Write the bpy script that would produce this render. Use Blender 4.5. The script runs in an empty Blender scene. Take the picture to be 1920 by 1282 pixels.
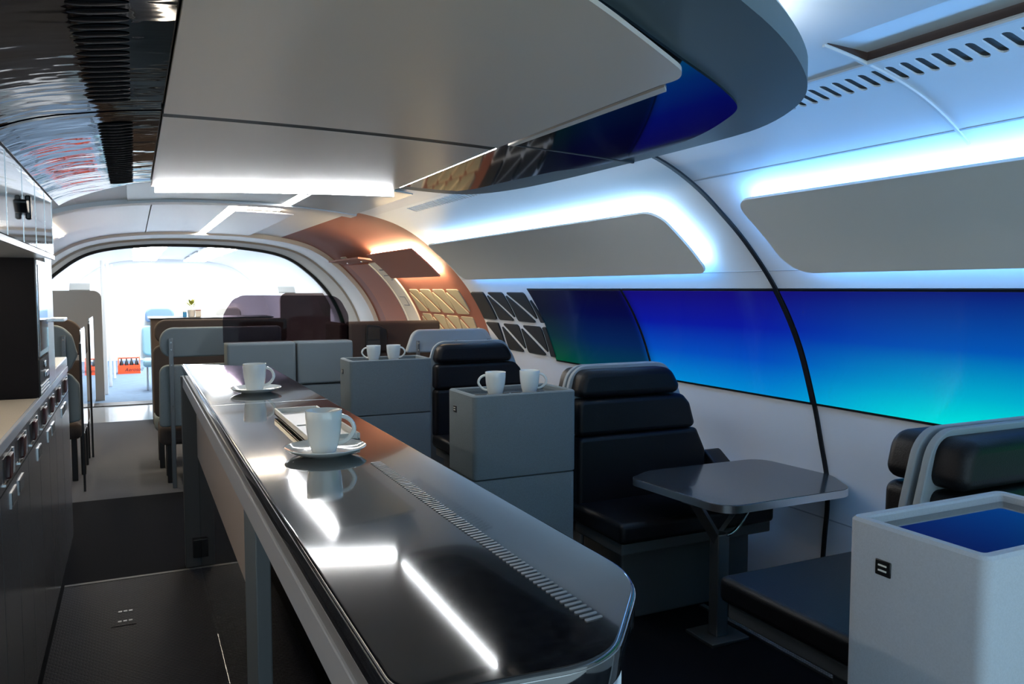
import bpy, bmesh, math, random
from mathutils import Vector, Matrix

random.seed(4)
SC = bpy.context.scene
COL = SC.collection
PI = math.pi

# ------------------------------------------------------------------ camera
YAW, PITCH = math.radians(25.384), math.radians(3.832)
cam_data = bpy.data.cameras.new('camera')
cam_data.sensor_width = 36.0
cam_data.lens = 28.0
cam_data.clip_start = 0.02
cam = bpy.data.objects.new('camera', cam_data)
COL.objects.link(cam)
cam.location = (0, 0, 1.5)
cam.rotation_euler = (PI / 2 - PITCH, 0, -YAW)
SC.camera = cam

# ------------------------------------------------------------------ world and exposure
world = bpy.data.worlds.new('hall')
SC.world = world
world.use_nodes = True
bg = world.node_tree.nodes['Background']
bg.inputs[0].default_value = (0.40, 0.56, 0.66, 1)
bg.inputs[1].default_value = 3.0
SC.view_settings.view_transform = 'Standard'
SC.view_settings.look = 'None'
SC.view_settings.exposure = 0.0
SC.view_settings.gamma = 1.0
SC.view_settings.use_curve_mapping = False

# strengths of the lamps the cabin has
E_FAR = 30.0          # ceiling lights of the next car
E_COVE = 55.0         # white cove strips around the ceiling island
E_COVE_NEAR = 15.0   # cove strip on top of the island, near end
E_BLUE = 23.0         # blue strips behind the wall panels
E_WARM = 80.0        # warm strips in the entrance section
E_UNDER = 22.0      # strip under the overhead galley cabinets
E_CEIL = 85.0         # strips between the ceiling panels

# ------------------------------------------------------------------ materials
MATS = {}
def srgb(r, g, b):
    def c(v):
        v /= 255.0
        return v / 12.92 if v <= 0.04045 else ((v + 0.055) / 1.055) ** 2.4
    return (c(r), c(g), c(b), 1)

def mat(name, col, rough=0.5, metal=0.0, bump=0.0, bscale=200.0, coat=0.0, spec=0.5,
        var=0.0, vscale=4.0, trans=0.0, stretch=None, alpha=1.0, ior=1.5, bdist=0.002):
    m = bpy.data.materials.new(name)
    m.use_nodes = True
    nt = m.node_tree
    b = nt.nodes['Principled BSDF']
    b.inputs['Base Color'].default_value = col
    b.inputs['Roughness'].default_value = rough
    b.inputs['Metallic'].default_value = metal
    b.inputs['Coat Weight'].default_value = coat
    b.inputs['Coat Roughness'].default_value = 0.03
    b.inputs['Specular IOR Level'].default_value = spec
    b.inputs['Transmission Weight'].default_value = trans
    b.inputs['IOR'].default_value = ior
    b.inputs['Alpha'].default_value = alpha
    tc = nt.nodes.new('ShaderNodeTexCoord')
    src = tc.outputs['Object']
    if stretch:
        mp = nt.nodes.new('ShaderNodeMapping')
        mp.inputs['Scale'].default_value = stretch
        nt.links.new(src, mp.inputs['Vector'])
        src = mp.outputs['Vector']
    if bump:
        n = nt.nodes.new('ShaderNodeTexNoise')
        n.inputs['Scale'].default_value = bscale
        n.inputs['Detail'].default_value = 3
        nt.links.new(src, n.inputs['Vector'])
        bp = nt.nodes.new('ShaderNodeBump')
        bp.inputs['Strength'].default_value = bump
        bp.inputs['Distance'].default_value = bdist
        nt.links.new(n.outputs['Fac'], bp.inputs['Height'])
        nt.links.new(bp.outputs['Normal'], b.inputs['Normal'])
    if var:
        n2 = nt.nodes.new('ShaderNodeTexNoise')
        n2.inputs['Scale'].default_value = vscale
        n2.inputs['Detail'].default_value = 5
        nt.links.new(src, n2.inputs['Vector'])
        mr = nt.nodes.new('ShaderNodeMapRange')
        mr.inputs['From Min'].default_value = 0.3
        mr.inputs['From Max'].default_value = 0.7
        mr.inputs['To Min'].default_value = 1 - var
        mr.inputs['To Max'].default_value = 1 + var
        nt.links.new(n2.outputs['Fac'], mr.inputs['Value'])
        mx = nt.nodes.new('ShaderNodeMix')
        mx.data_type = 'RGBA'
        mx.blend_type = 'MULTIPLY'
        mx.inputs['Factor'].default_value = 1
        mx.inputs[6].default_value = col
        nt.links.new(mr.outputs['Result'], mx.inputs[7])
        nt.links.new(mx.outputs[2], b.inputs['Base Color'])
    MATS[name] = m
    return m

def emit(name, col, strength):
    m = bpy.data.materials.new(name)
    m.use_nodes = True
    nt = m.node_tree
    nt.nodes.remove(nt.nodes['Principled BSDF'])
    e = nt.nodes.new('ShaderNodeEmission')
    e.inputs['Color'].default_value = col
    e.inputs['Strength'].default_value = strength
    nt.links.new(e.outputs[0], nt.nodes['Material Output'].inputs['Surface'])
    MATS[name] = m
    return m

mat('wall_white', (0.86, 0.88, 0.89, 1), 0.42, bump=0.03, bscale=300)
mat('ceiling_white', (0.78, 0.79, 0.80, 1), 0.40)
mat('joint_grey', (0.5, 0.52, 0.55, 1), 0.6)
mat('panel_grey', (0.76, 0.78, 0.76, 1), 0.85, bump=0.25, bscale=500)
mat('soffit_grey', (0.115, 0.15, 0.16, 1), 0.50)
mat('soffit_rim', (0.78, 0.79, 0.80, 1), 0.40)
mat('gloss_black', (0.003, 0.003, 0.006, 1), 0.03, spec=0.35, bump=0.16, bscale=3.0, bdist=0.02, stretch=(0.8, 2.2, 1.0))
mat('gloss_black_flat', (0.004, 0.004, 0.007, 1), 0.04)
mat('island_white', (0.84, 0.68, 0.55, 1), 0.38, bump=0.05, bscale=400)
mat('ceiling_brushed', (0.62, 0.63, 0.70, 1), 0.30, metal=0.12, bump=0.12, bscale=60, stretch=(30, 1, 1))
mat('ceiling_green_grey', (0.48, 0.50, 0.47, 1), 0.30, metal=0.12, bump=0.08, bscale=60, stretch=(30, 1, 1))
mat('black_rubber', (0.006, 0.006, 0.007, 1), 0.5)
mat('terracotta', srgb(150, 92, 74), 0.7, bump=0.1, bscale=300)
mat('terracotta_dark', srgb(160, 116, 108), 0.8, bump=0.2, bscale=400)
mat('terracotta_light', srgb(178, 112, 84), 0.55)
mat('beige_pad', srgb(168, 160, 136), 0.9, bump=0.3, bscale=600)
mat('black_pad', srgb(34, 34, 33), 0.92, bump=0.4, bscale=600)
mat('felt_grey', srgb(114, 125, 130), 0.92, bump=0.45, bscale=500, var=0.12, vscale=350)
mat('felt_grey_lit', srgb(186, 192, 200), 0.85, bump=0.25, bscale=500, var=0.05, vscale=300)  # grey felt of the near box, its bright lighting put into the colour
mat('felt_brown', srgb(60, 53, 51), 0.92, bump=0.45, bscale=500, var=0.15, vscale=350)
mat('brown_panel', srgb(74, 62, 54), 0.55)
mat('shell_grey', srgb(150, 160, 166), 0.6, bump=0.2, bscale=400)
mat('leather_black', (0.005, 0.005, 0.007, 1), 0.45, spec=0.3, bump=0.35, bscale=260)
mat('dark_grey_base', (0.07, 0.075, 0.08, 1), 0.6)
mat('metal_dark', (0.20, 0.21, 0.22, 1), 0.35, metal=0.8)
mat('chrome', (0.62, 0.64, 0.66, 1), 0.16, metal=1.0)
mat('steel_gloss', (0.34, 0.36, 0.39, 1), 0.07, metal=0.85, coat=0.3, bump=0.02, bscale=3, bdist=0.02)
mat('steel_lower', (0.22, 0.23, 0.25, 1), 0.22, metal=0.6)
mat('steel_white', (0.70, 0.73, 0.76, 1), 0.2, metal=0.3)
mat('counter_top', (0.012, 0.013, 0.016, 1), 0.07, coat=0.6, spec=0.8, var=0.5, vscale=60, bump=0.0)
mat('counter_edge', (0.02, 0.021, 0.024, 1), 0.10, coat=1.0)
mat('counter_rail', (0.38, 0.39, 0.41, 1), 0.4, metal=0.2)
mat('cream_panel', srgb(186, 172, 162), 0.35)
mat('post_grey', srgb(98, 108, 114), 0.5)
mat('white_ceramic', srgb(222, 228, 226), 0.12, coat=0.6)
mat('white_tray', srgb(214, 212, 204), 0.3)
mat('worktop_beige', srgb(168, 158, 140), 0.5, bump=0.2, bscale=300, var=0.1, vscale=200)
mat('black_plastic', (0.008, 0.008, 0.009, 1), 0.35)
mat('black_matt', (0.006, 0.005, 0.006, 1), 0.6, spec=0.12, bump=0.2, bscale=300)
mat('dark_red', srgb(58, 9, 11), 0.35)
mat('oven_glass', (0.02, 0.024, 0.028, 1), 0.05, coat=1.0)
mat('carpet_black', (0.005, 0.006, 0.009, 1), 0.95, spec=0.08, bump=0.6, bscale=500, var=0.3, vscale=300)
mat('carpet_grey', (0.072, 0.078, 0.092, 1), 0.92, spec=0.2, bump=0.5, bscale=400, var=0.12, vscale=150)
mat('carpet_blue', (0.10, 0.16, 0.24, 1), 0.9, bump=0.3, bscale=300, var=0.1, vscale=8)
mat('floor_gloss', (0.40, 0.42, 0.44, 1), 0.12)
mat('perforated', (0.45, 0.46, 0.48, 1), 0.3, metal=0.8)
mat('tinted_glass', (0.15, 0.115, 0.14, 1), 0.02, trans=1.0, ior=1.15)
mat('clear_glass', (0.80, 0.84, 0.86, 1), 0.02, trans=1.0, ior=1.2)
mat('seat_blue', srgb(150, 190, 205), 0.8)
mat('seat_head', srgb(120, 150, 190), 0.8)
mat('crate_orange', srgb(232, 78, 30), 0.5)
mat('paper_white', srgb(235, 235, 232), 0.7)
mat('paper_blue', srgb(60, 150, 215), 0.6)
mat('paper_red', srgb(150, 90, 70), 0.6)
mat('leaf_yellow', srgb(196, 206, 92), 0.6)
mat('sign_white', srgb(236, 234, 224), 0.5)
mat('partition_beige', srgb(176, 172, 164), 0.85, bump=0.2, bscale=400)
mat('louver_black', (0.004, 0.004, 0.005, 1), 0.55, spec=0.15)
mat('partition_brown', srgb(150, 132, 128), 0.85)
mat('slot_dark', (0.035, 0.035, 0.036, 1), 0.6)
mat('tray_dark', (0.010, 0.012, 0.016, 1), 0.05, coat=1.0)
mat('table_grey', (0.05, 0.052, 0.055, 1), 0.16, coat=0.3)
mat('counter_grill', (0.30, 0.30, 0.31, 1), 0.4, metal=0.5)
mat('chrome_soft', (0.75, 0.75, 0.76, 1), 0.3, metal=1.0)
mat('hatch_brown', srgb(72, 52, 46), 0.7)

emit('glow_far', (0.93, 0.97, 1.0, 1), E_FAR)
emit('glow_cove', (0.95, 0.98, 1.0, 1), E_COVE)
emit('glow_under', (1.0, 0.86, 0.72, 1), E_UNDER)
emit('glow_lip', (0.95, 0.98, 1.0, 1), E_COVE * 1.3)
emit('glow_cove_near', (0.80, 0.92, 1.0, 1), E_COVE_NEAR)
emit('glow_blue', (0.15, 0.43, 0.95, 1), E_BLUE)
emit('glow_blue_soft', (0.36, 0.64, 1.0, 1), E_BLUE * 0.8)
emit('glow_warm', (1.0, 0.80, 0.50, 1), E_WARM)
emit('glow_ceiling', (1.0, 0.86, 0.68, 1), E_CEIL)
emit('glow_ceiling_white', (0.98, 0.98, 1.0, 1), E_CEIL)

def rubber_floor():
    m = mat('rubber_floor', (0.012, 0.013, 0.020, 1), 0.62, spec=0.12)
    nt = m.node_tree
    b = nt.nodes['Principled BSDF']
    tc = nt.nodes.new('ShaderNodeTexCoord')
    br = nt.nodes.new('ShaderNodeTexBrick')
    br.inputs['Scale'].default_value = 1.0
    br.inputs['Brick Width'].default_value = 0.024
    br.inputs['Row Height'].default_value = 0.016
    br.inputs['Mortar Size'].default_value = 0.004
    br.inputs['Mortar Smooth'].default_value = 0.6
    nt.links.new(tc.outputs['Object'], br.inputs['Vector'])
    bp = nt.nodes.new('ShaderNodeBump')
    bp.inputs['Strength'].default_value = 0.7
    bp.inputs['Distance'].default_value = 0.003
    bp.invert = True
    nt.links.new(br.outputs['Fac'], bp.inputs['Height'])
    nt.links.new(bp.outputs['Normal'], b.inputs['Normal'])
rubber_floor()

def screen_material():
    """A lit display: deep blue above, cyan below, darker and greener towards the far end."""
    m = bpy.data.materials.new('screen_gradient')
    m.use_nodes = True
    nt = m.node_tree
    b = nt.nodes['Principled BSDF']
    b.inputs['Base Color'].default_value = (0.002, 0.002, 0.003, 1)
    b.inputs['Roughness'].default_value = 0.12
    tc = nt.nodes.new('ShaderNodeTexCoord')
    sp = nt.nodes.new('ShaderNodeSeparateXYZ')
    nt.links.new(tc.outputs['Object'], sp.inputs[0])
    def ramp(sock, a, bb, stops):
        mr = nt.nodes.new('ShaderNodeMapRange')
        mr.inputs['From Min'].default_value = a
        mr.inputs['From Max'].default_value = bb
        nt.links.new(sock, mr.inputs['Value'])
        r = nt.nodes.new('ShaderNodeValToRGB')
        r.color_ramp.interpolation = 'EASE' if len(stops) == 2 else 'LINEAR'
        while len(r.color_ramp.elements) < len(stops):
            r.color_ramp.elements.new(0.5)
        for e, (p, c) in zip(r.color_ramp.elements, stops):
            e.position = p
            e.color = c
        nt.links.new(mr.outputs[0], r.inputs[0])
        return r.outputs[0]
    z = sp.outputs[2]
    near = ramp(z, 0.975, 1.5, [(0.0, srgb(0, 236, 222)), (0.25, srgb(0, 176, 206)), (0.58, srgb(2, 84, 180)), (1.0, srgb(12, 20, 112))])
    mid = ramp(z, 0.975, 1.5, [(0.0, srgb(0, 138, 210)), (0.35, srgb(2, 74, 186)), (0.65, srgb(8, 24, 156)), (1.0, srgb(20, 10, 112))])
    far = ramp(z, 0.975, 1.5, [(0.0, srgb(2, 60, 78)), (0.35, srgb(4, 34, 84)), (0.7, srgb(4, 8, 66)), (1.0, srgb(10, 8, 44))])
    green = ramp(z, 0.975, 1.5, [(0.0, srgb(0, 74, 44)), (0.35, srgb(3, 40, 48)), (0.7, srgb(6, 10, 34)), (1.0, srgb(10, 8, 28))])
    def mix(f0, f1, a, bb):
        mr = nt.nodes.new('ShaderNodeMapRange')
        mr.interpolation_type = 'SMOOTHSTEP'
        mr.inputs['From Min'].default_value = f0
        mr.inputs['From Max'].default_value = f1
        nt.links.new(sp.outputs[1], mr.inputs['Value'])
        mx = nt.nodes.new('ShaderNodeMix')
        mx.data_type = 'RGBA'
        nt.links.new(mr.outputs[0], mx.inputs['Factor'])
        nt.links.new(a, mx.inputs[6])
        nt.links.new(bb, mx.inputs[7])
        return mx.outputs[2]
    lime = ramp(z, 0.975, 1.5, [(0.0, srgb(0, 226, 120)), (0.5, srgb(0, 150, 120)), (1.0, srgb(8, 40, 90))])
    c = mix(1.0, 1.7, lime, near)
    c = mix(1.7, 3.0, c, mid)
    c = mix(3.80, 3.95, c, far)
    c = mix(4.4, 5.1, c, green)
    nt.links.new(c, b.inputs['Emission Color'])
    b.inputs['Emission Strength'].default_value = 1.0
    MATS['screen_gradient'] = m
screen_material()

# ------------------------------------------------------------------ helpers
def link(o, parent=None):
    COL.objects.link(o)
    if parent is not None:
        o.parent = parent
        o.matrix_parent_inverse = Matrix.Translation(-Vector(parent.location)) if parent.location.length else Matrix.Identity(4)
    return o

def finish(name, bm, m, parent=None, smooth=True, angle=35):
    bmesh.ops.remove_doubles(bm, verts=bm.verts, dist=1e-5)
    bmesh.ops.recalc_face_normals(bm, faces=bm.faces)
    me = bpy.data.meshes.new(name)
    bm.to_mesh(me)
    bm.free()
    if smooth:
        for p in me.polygons:
            p.use_smooth = True
        me.set_sharp_from_angle(angle=math.radians(angle))
    me.materials.append(MATS[m])
    return link(bpy.data.objects.new(name, me), parent)

def thing(name, label, cat, loc=(0, 0, 0), group=None):
    o = bpy.data.objects.new(name, None)
    COL.objects.link(o)
    o.empty_display_size = 0.05
    o.location = loc
    tag(o, label, cat, group)
    return o

def tag(o, label, cat, group=None):
    o['label'] = label
    o['category'] = cat
    if group:
        o['group'] = group
    return o

def struct(o, label=None):
    o['kind'] = 'structure'
    if label:
        o['label'] = label
    return o

def add_box(bm, x0, x1, y0, y1, z0, z1):
    vs = [bm.verts.new((x, y, z)) for x in (x0, x1) for y in (y0, y1) for z in (z0, z1)]
    for f in ((0, 1, 3, 2), (4, 6, 7, 5), (0, 4, 5, 1), (2, 3, 7, 6), (0, 2, 6, 4), (1, 5, 7, 3)):
        bm.faces.new([vs[i] for i in f])
    return vs

def rbox(name, x0, x1, y0, y1, z0, z1, r, m, parent=None, seg=3, vert_r=None):
    """A box with rounded edges; vert_r rounds the upright edges more strongly first."""
    bm = bmesh.new()
    add_box(bm, x0, x1, y0, y1, z0, z1)
    if vert_r:
        es = [e for e in bm.edges if abs(e.verts[0].co.z - e.verts[1].co.z) > 1e-6]
        bmesh.ops.bevel(bm, geom=es, offset=vert_r, segments=6, affect='EDGES', profile=0.5)
        if r:
            es = [e for e in bm.edges if abs(e.verts[0].co.z - e.verts[1].co.z) < 1e-6 and len(e.link_faces) == 2
                  and e.calc_face_angle(0) > 0.8]
            bmesh.ops.bevel(bm, geom=es, offset=r, segments=seg, affect='EDGES', profile=0.5)
    elif r:
        bmesh.ops.bevel(bm, geom=list(bm.edges), offset=r, segments=seg, affect='EDGES', profile=0.5)
    o = finish(name, bm, m, parent)
    for p in o.data.polygons:
        if max(abs(c) for c in p.normal) > 0.9999:
            p.use_smooth = False
    return o

def box(name, x0, x1, y0, y1, z0, z1, m, parent=None):
    bm = bmesh.new()
    add_box(bm, x0, x1, y0, y1, z0, z1)
    return finish(name, bm, m, parent, smooth=False)

def fillet(pts, r, n=6):
    """Round the corners of a closed 2D polygon. r is one radius or one for each corner."""
    out = []
    k = len(pts)
    rs = r if isinstance(r, (list, tuple)) else [r] * k
    for i in range(k):
        p0, p, p1 = (Vector(pts[i - 1]), Vector(pts[i]), Vector(pts[(i + 1) % k]))
        a, b = (p0 - p), (p1 - p)
        rr = rs[i]
        if rr <= 0:
            out.append(tuple(p))
            continue
        ang = a.angle(b)
        t = min(rr / math.tan(ang / 2), a.length * 0.49, b.length * 0.49)
        rr = t * math.tan(ang / 2)
        a.normalize(); b.normalize()
        c = p + (a + b).normalized() * (rr / math.sin(ang / 2))
        s, e = p + a * t - c, p + b * t - c
        a0 = math.atan2(s.y, s.x)
        da = math.atan2(s.x * e.y - s.y * e.x, s.dot(e))
        for j in range(n + 1):
            th = a0 + da * j / n
            out.append((c.x + rr * math.cos(th), c.y + rr * math.sin(th)))
    return out

def inset_poly(pts, d):
    k = len(pts)
    area = sum(pts[i - 1][0] * pts[i][1] - pts[i][0] * pts[i - 1][1] for i in range(k))
    sg = 1 if area > 0 else -1
    out = []
    for i in range(k):
        p0, p, p1 = Vector(pts[i - 1]), Vector(pts[i]), Vector(pts[(i + 1) % k])
        e0, e1 = (p - p0), (p1 - p)
        if e0.length < 1e-9 or e1.length < 1e-9:
            e0 = e1 = (p1 - p0)
        e0.normalize(); e1.normalize()
        n0, n1 = Vector((-e0.y, e0.x)) * sg, Vector((-e1.y, e1.x)) * sg
        n = n0 + n1
        n.normalize()
        n *= d / max(0.35, n.dot(n0))
        out.append((p.x + n.x, p.y + n.y))
    return out

def prism(name, pts, f, w0, w1, m, parent=None, bev0=0.0, bev1=0.0, seg=3):
    """Extrude a 2D outline from w0 to w1 with rounded rims; f maps (u, v, w) to a point."""
    rings = []
    def rim(w, bev, sgn):
        if bev <= 0:
            return [(0.0, w)]
        return [(bev * (1 - math.cos(t)), w + sgn * bev * (1 - math.sin(t)))
                for t in [PI / 2 * j / seg for j in range(seg + 1)]]
    s = 1 if w1 > w0 else -1
    r0 = [(i, w) for i, w in reversed([(bev0 * (1 - math.sin(t)), w0 + s * bev0 * (1 - math.cos(t))) for t in
          [PI / 2 * j / seg for j in range(seg + 1)]])] if bev0 > 0 else [(0.0, w0)]
    r0 = sorted(r0, key=lambda q: s * q[1])
    r1 = sorted([(bev1 * (1 - math.sin(t)), w1 - s * bev1 * (1 - math.cos(t))) for t in
          [PI / 2 * j / seg for j in range(seg + 1)]], key=lambda q: s * q[1]) if bev1 > 0 else [(0.0, w1)]
    bm = bmesh.new()
    for ins, w in r0 + r1:
        pp = inset_poly(pts, ins) if ins > 1e-7 else pts
        rings.append([bm.verts.new(f(u, v, w)) for u, v in pp])
    for a, b in zip(rings, rings[1:]):
        for i in range(len(a)):
            bm.faces.new((a[i - 1], a[i], b[i], b[i - 1]))
    bm.faces.new(rings[0])
    bm.faces.new(list(reversed(rings[-1])))
    o = finish(name, bm, m, parent)
    for p in o.data.polygons:
        if len(p.vertices) == len(pts):
            p.use_smooth = False
    return o

XY = lambda u, v, w: (u, v, w)       # outline in plan, extruded upwards
XZ = lambda u, v, w: (u, w, v)       # outline in elevation, extruded along the cabin
YZ = lambda u, v, w: (w, u, v)       # outline in side view, extruded across

def rowpanel(name, pts, f, w0, w1, m, parent=None, du=0.04, nv=1):
    """A plate over a 2D outline (u, v), cut in rows of constant u so that it can follow a curved surface."""
    us = sorted(set(p[0] for p in pts))
    lo, hi = us[0], us[-1]
    k = max(1, int((hi - lo) / du))
    us = sorted(set(us + [lo + (hi - lo) * i / k for i in range(k + 1)]))
    us2 = [us[0]]
    for u in us[1:]:
        if u - us2[-1] > 1e-4:
            us2.append(u)
    us2[-1] = hi
    bm = bmesh.new()
    fr, bk = [], []
    n = len(pts)
    for u in us2:
        vs = []
        uu = min(max(u, lo + 2e-6), hi - 2e-6)
        for i in range(n):
            (a, va), (b, vb) = pts[i - 1], pts[i]
            if (a - uu) * (b - uu) <= 0 and abs(a - b) > 1e-9:
                vs.append(va + (vb - va) * (uu - a) / (b - a))
        v0, v1 = min(vs), max(vs)
        fr.append([bm.verts.new(f(u, v0 + (v1 - v0) * j / nv, w0)) for j in range(nv + 1)])
        bk.append([bm.verts.new(f(u, v0 + (v1 - v0) * j / nv, w1)) for j in range(nv + 1)])
    def quad(a, b, c, d):
        q = []
        for v in (a, b, c, d):
            if all((v.co - x.co).length > 1e-6 for x in q):
                q.append(v)
        if len(q) > 2:
            bm.faces.new(q)
    for i in range(len(us2) - 1):
        for j in range(nv):
            quad(fr[i][j], fr[i][j + 1], fr[i + 1][j + 1], fr[i + 1][j])
            quad(bk[i][j], bk[i + 1][j], bk[i + 1][j + 1], bk[i][j + 1])
        quad(fr[i][0], fr[i + 1][0], bk[i + 1][0], bk[i][0])
        quad(fr[i][nv], bk[i][nv], bk[i + 1][nv], fr[i + 1][nv])
    for r in (0, -1):
        for j in range(nv):
            quad(fr[r][j], fr[r][j + 1], bk[r][j + 1], bk[r][j])
    return finish(name, bm, m, parent, angle=30)

def tube(name, path, r, m, parent=None, n=8, closed=False):
    bm = bmesh.new()
    P = [Vector(p) for p in path]
    rings = []
    rs = r if isinstance(r, (list, tuple)) else [r] * len(P)
    prev = None
    for i, p in enumerate(P):
        if closed:
            t = P[(i + 1) % len(P)] - P[i - 1]
        else:
            t = P[min(i + 1, len(P) - 1)] - P[max(i - 1, 0)]
        t.normalize()
        up = prev if prev is not None else (Vector((0, 0, 1)) if abs(t.z) < 0.9 else Vector((1, 0, 0)))
        a = (up - t * up.dot(t)).normalized()
        prev = a
        b = t.cross(a)
        rings.append([bm.verts.new(p + (a * math.cos(2 * PI * j / n) + b * math.sin(2 * PI * j / n)) * rs[i]) for j in range(n)])
    prs = list(zip(rings, rings[1:])) + ([(rings[-1], rings[0])] if closed else [])
    for x, y in prs:
        for j in range(n):
            bm.faces.new((x[j - 1], x[j], y[j], y[j - 1]))
    if not closed:
        bm.faces.new(rings[0])
        bm.faces.new(list(reversed(rings[-1])))
    return finish(name, bm, m, parent, angle=50)

def lathe_bm(prof, n=32, c=(0, 0, 0)):
    bm = bmesh.new()
    rings = []
    for r, z in prof:
        if r < 1e-6:
            rings.append([bm.verts.new((c[0], c[1], c[2] + z))])
        else:
            rings.append([bm.verts.new((c[0] + r * math.cos(2 * PI * j / n), c[1] + r * math.sin(2 * PI * j / n), c[2] + z)) for j in range(n)])
    for a, b in zip(rings, rings[1:]):
        for j in range(n):
            if len(a) == 1 and len(b) == 1:
                continue
            if len(a) == 1:
                bm.faces.new((a[0], b[j], b[j - 1]))
            elif len(b) == 1:
                bm.faces.new((a[j - 1], a[j], b[0]))
            else:
                bm.faces.new((a[j - 1], a[j], b[j], b[j - 1]))
    return bm

# ------------------------------------------------------------------ the cabin's cross-section
RAW = [(2.85, 0.0), (2.87, .34), (2.883, .477), (2.878, .615), (2.834, .794), (2.779, .995), (2.68, 1.265), (2.54, 1.5),
       (2.37, 1.695), (2.223, 1.825), (2.11, 1.912), (1.985, 1.985), (1.866, 2.034), (1.711, 2.075), (1.5, 2.11), (1.2, 2.14), (.95, 2.15), (.7, 2.152)]
PRF = []
for i in range(len(RAW) - 1):
    p0 = Vector(RAW[max(i - 1, 0)]); p1 = Vector(RAW[i]); p2 = Vector(RAW[i + 1]); p3 = Vector(RAW[min(i + 2, len(RAW) - 1)])
    for j in range(6):
        t = j / 6
        PRF.append(0.5 * ((2 * p1) + (-p0 + p2) * t + (2 * p0 - 5 * p1 + 4 * p2 - p3) * t * t + (-p0 + 3 * p1 - 3 * p2 + p3) * t ** 3))
PRF.append(Vector(RAW[-1]))
SS = [0.0]
for a, b in zip(PRF, PRF[1:]):
    SS.append(SS[-1] + (b - a).length)
S_TOP = SS[-1]

def prof(s):
    s = min(max(s, 0.0), S_TOP)
    lo = 0
    while lo < len(SS) - 2 and SS[lo + 1] < s:
        lo += 1
    t = (s - SS[lo]) / (SS[lo + 1] - SS[lo])
    p = PRF[lo].lerp(PRF[lo + 1], t)
    def tan(i):
        return (PRF[min(i + 1, len(PRF) - 1)] - PRF[max(i - 1, 0)]).normalized()
    d = tan(lo).lerp(tan(lo + 1), t).normalized()
    return p, Vector((-d.y, d.x))

def s_z(z):
    for i in range(len(PRF) - 1):
        if PRF[i].y <= z <= PRF[i + 1].y:
            return SS[i] + (SS[i + 1] - SS[i]) * (z - PRF[i].y) / (PRF[i + 1].y - PRF[i].y)
    return S_TOP

def s_x(x):                                   # upper part only
    for i in range(len(PRF) - 1, 0, -1):
        if PRF[i].x <= x <= PRF[i - 1].x:
            return SS[i] - (SS[i] - SS[i - 1]) * (x - PRF[i].x) / (PRF[i - 1].x - PRF[i].x)
    return S_TOP

def W(s, y, off):                             # point on the right wall, off metres into the cabin
    p, n = prof(s)
    return (p.x + n.x * off, y, p.y + n.y * off)

def WL(s, y, off):                            # the same on the left wall
    x, y, z = W(s, y, off)
    return (1.4 - x, y, z)

def rect(s0, s1, y0, y1):
    return [(s0, y0), (s1, y0), (s1, y1), (s0, y1)]

# ------------------------------------------------------------------ structure: floor
fl = struct(box('floor', -1.6, 3.0, -1.6, 6.30, -0.06, 0.0, 'carpet_black'), 'black carpeted cabin floor')
rub = box('rubber_mat', -0.355, 0.62, -1.4, 4.49, 0.0, 0.004, 'rubber_floor', fl)
box('metal_edging', -0.355, 0.62, 4.49, 4.515, 0.0, 0.006, 'dark_grey_base', fl)
hp = box('floor_hatch', -0.13, -0.03, 3.86, 4.06, 0.004, 0.006, 'rubber_floor', fl)
for yy in (3.90, 4.02):
    for k in range(3):
        box('stud', -0.105 + k * 0.022, -0.09 + k * 0.022, yy, yy + 0.015, 0.006, 0.008, 'metal_dark', hp)
struct(box('floor_carpet', -1.6, 3.0, 6.30, 9.98, -0.06, 0.0, 'carpet_grey'), 'grey carpet of the lounge section')
struct(box('floor_vestibule', -1.6, 3.0, 9.98, 11.30, -0.06, 0.0, 'floor_gloss'), 'glossy floor strip before the next car')
struct(box('trim_1', -1.6, 3.0, 11.30, 11.62, -0.06, 0.012, 'black_rubber'), 'dark threshold at the gangway')
struct(box('floor_next_car', -1.6, 3.0, 11.62, 18.5, -0.06, 0.0, 'carpet_blue'), 'pale blue carpet of the next car')
# seat rail with a perforated cover on the floor beside the benches
sr = thing('seat_rail', 'perforated metal seat rail on the black floor under the table', 'rail', (2.39, 2.3, 0.0))
box('rail_bed', 2.376, 2.404, 1.78, 2.94, 0.0, 0.010, 'metal_dark', sr)
bmh = bmesh.new()
for k in range(78):
    y = 1.95 + k * 0.0125
    for xx in (2.382, 2.394):
        add_box(bmh, xx - 0.0025, xx + 0.0025, y, y + 0.007, 0.010, 0.0115)
pr = finish('perforated_cover', bmh, 'perforated', sr, smooth=False)
pr['kind'] = 'stuff'

# ------------------------------------------------------------------ structure: right wall
Y_NEAR, Y_TERR, Y_ARCH = -1.4, 6.22, 9.90
SV0, SV1 = s_x(1.862), s_x(1.728)             # band of air slots
T = 0.04
wall_r = struct(rowpanel('wall_right', rect(0, SV0, Y_NEAR, Y_TERR), W, 0, -T, 'wall_white'), 'white curved side wall of the lounge')
ceil = struct(rowpanel('ceiling', rect(s_x(1.56), S_TOP, Y_NEAR, Y_TERR), W, 0, -T, 'ceiling_white'), 'white curved ceiling above the hanging island')
rowpanel('ceiling_side', rect(SV1, s_x(1.703), Y_NEAR, Y_TERR), W, 0, -T, 'ceiling_white', ceil)
rowpanel('ceiling_side', rect(s_x(1.703), s_x(1.56), Y_NEAR, 0.3), W, 0, -T, 'ceiling_white', ceil)
rowpanel('ceiling_side', rect(s_x(1.703), s_x(1.56), 1.483, Y_TERR), W, 0, -T, 'ceiling_white', ceil)
rowpanel('ceiling_half', rect(SV1, S_TOP, Y_NEAR, Y_TERR), WL, 0, -T, 'ceiling_white', ceil)
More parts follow.
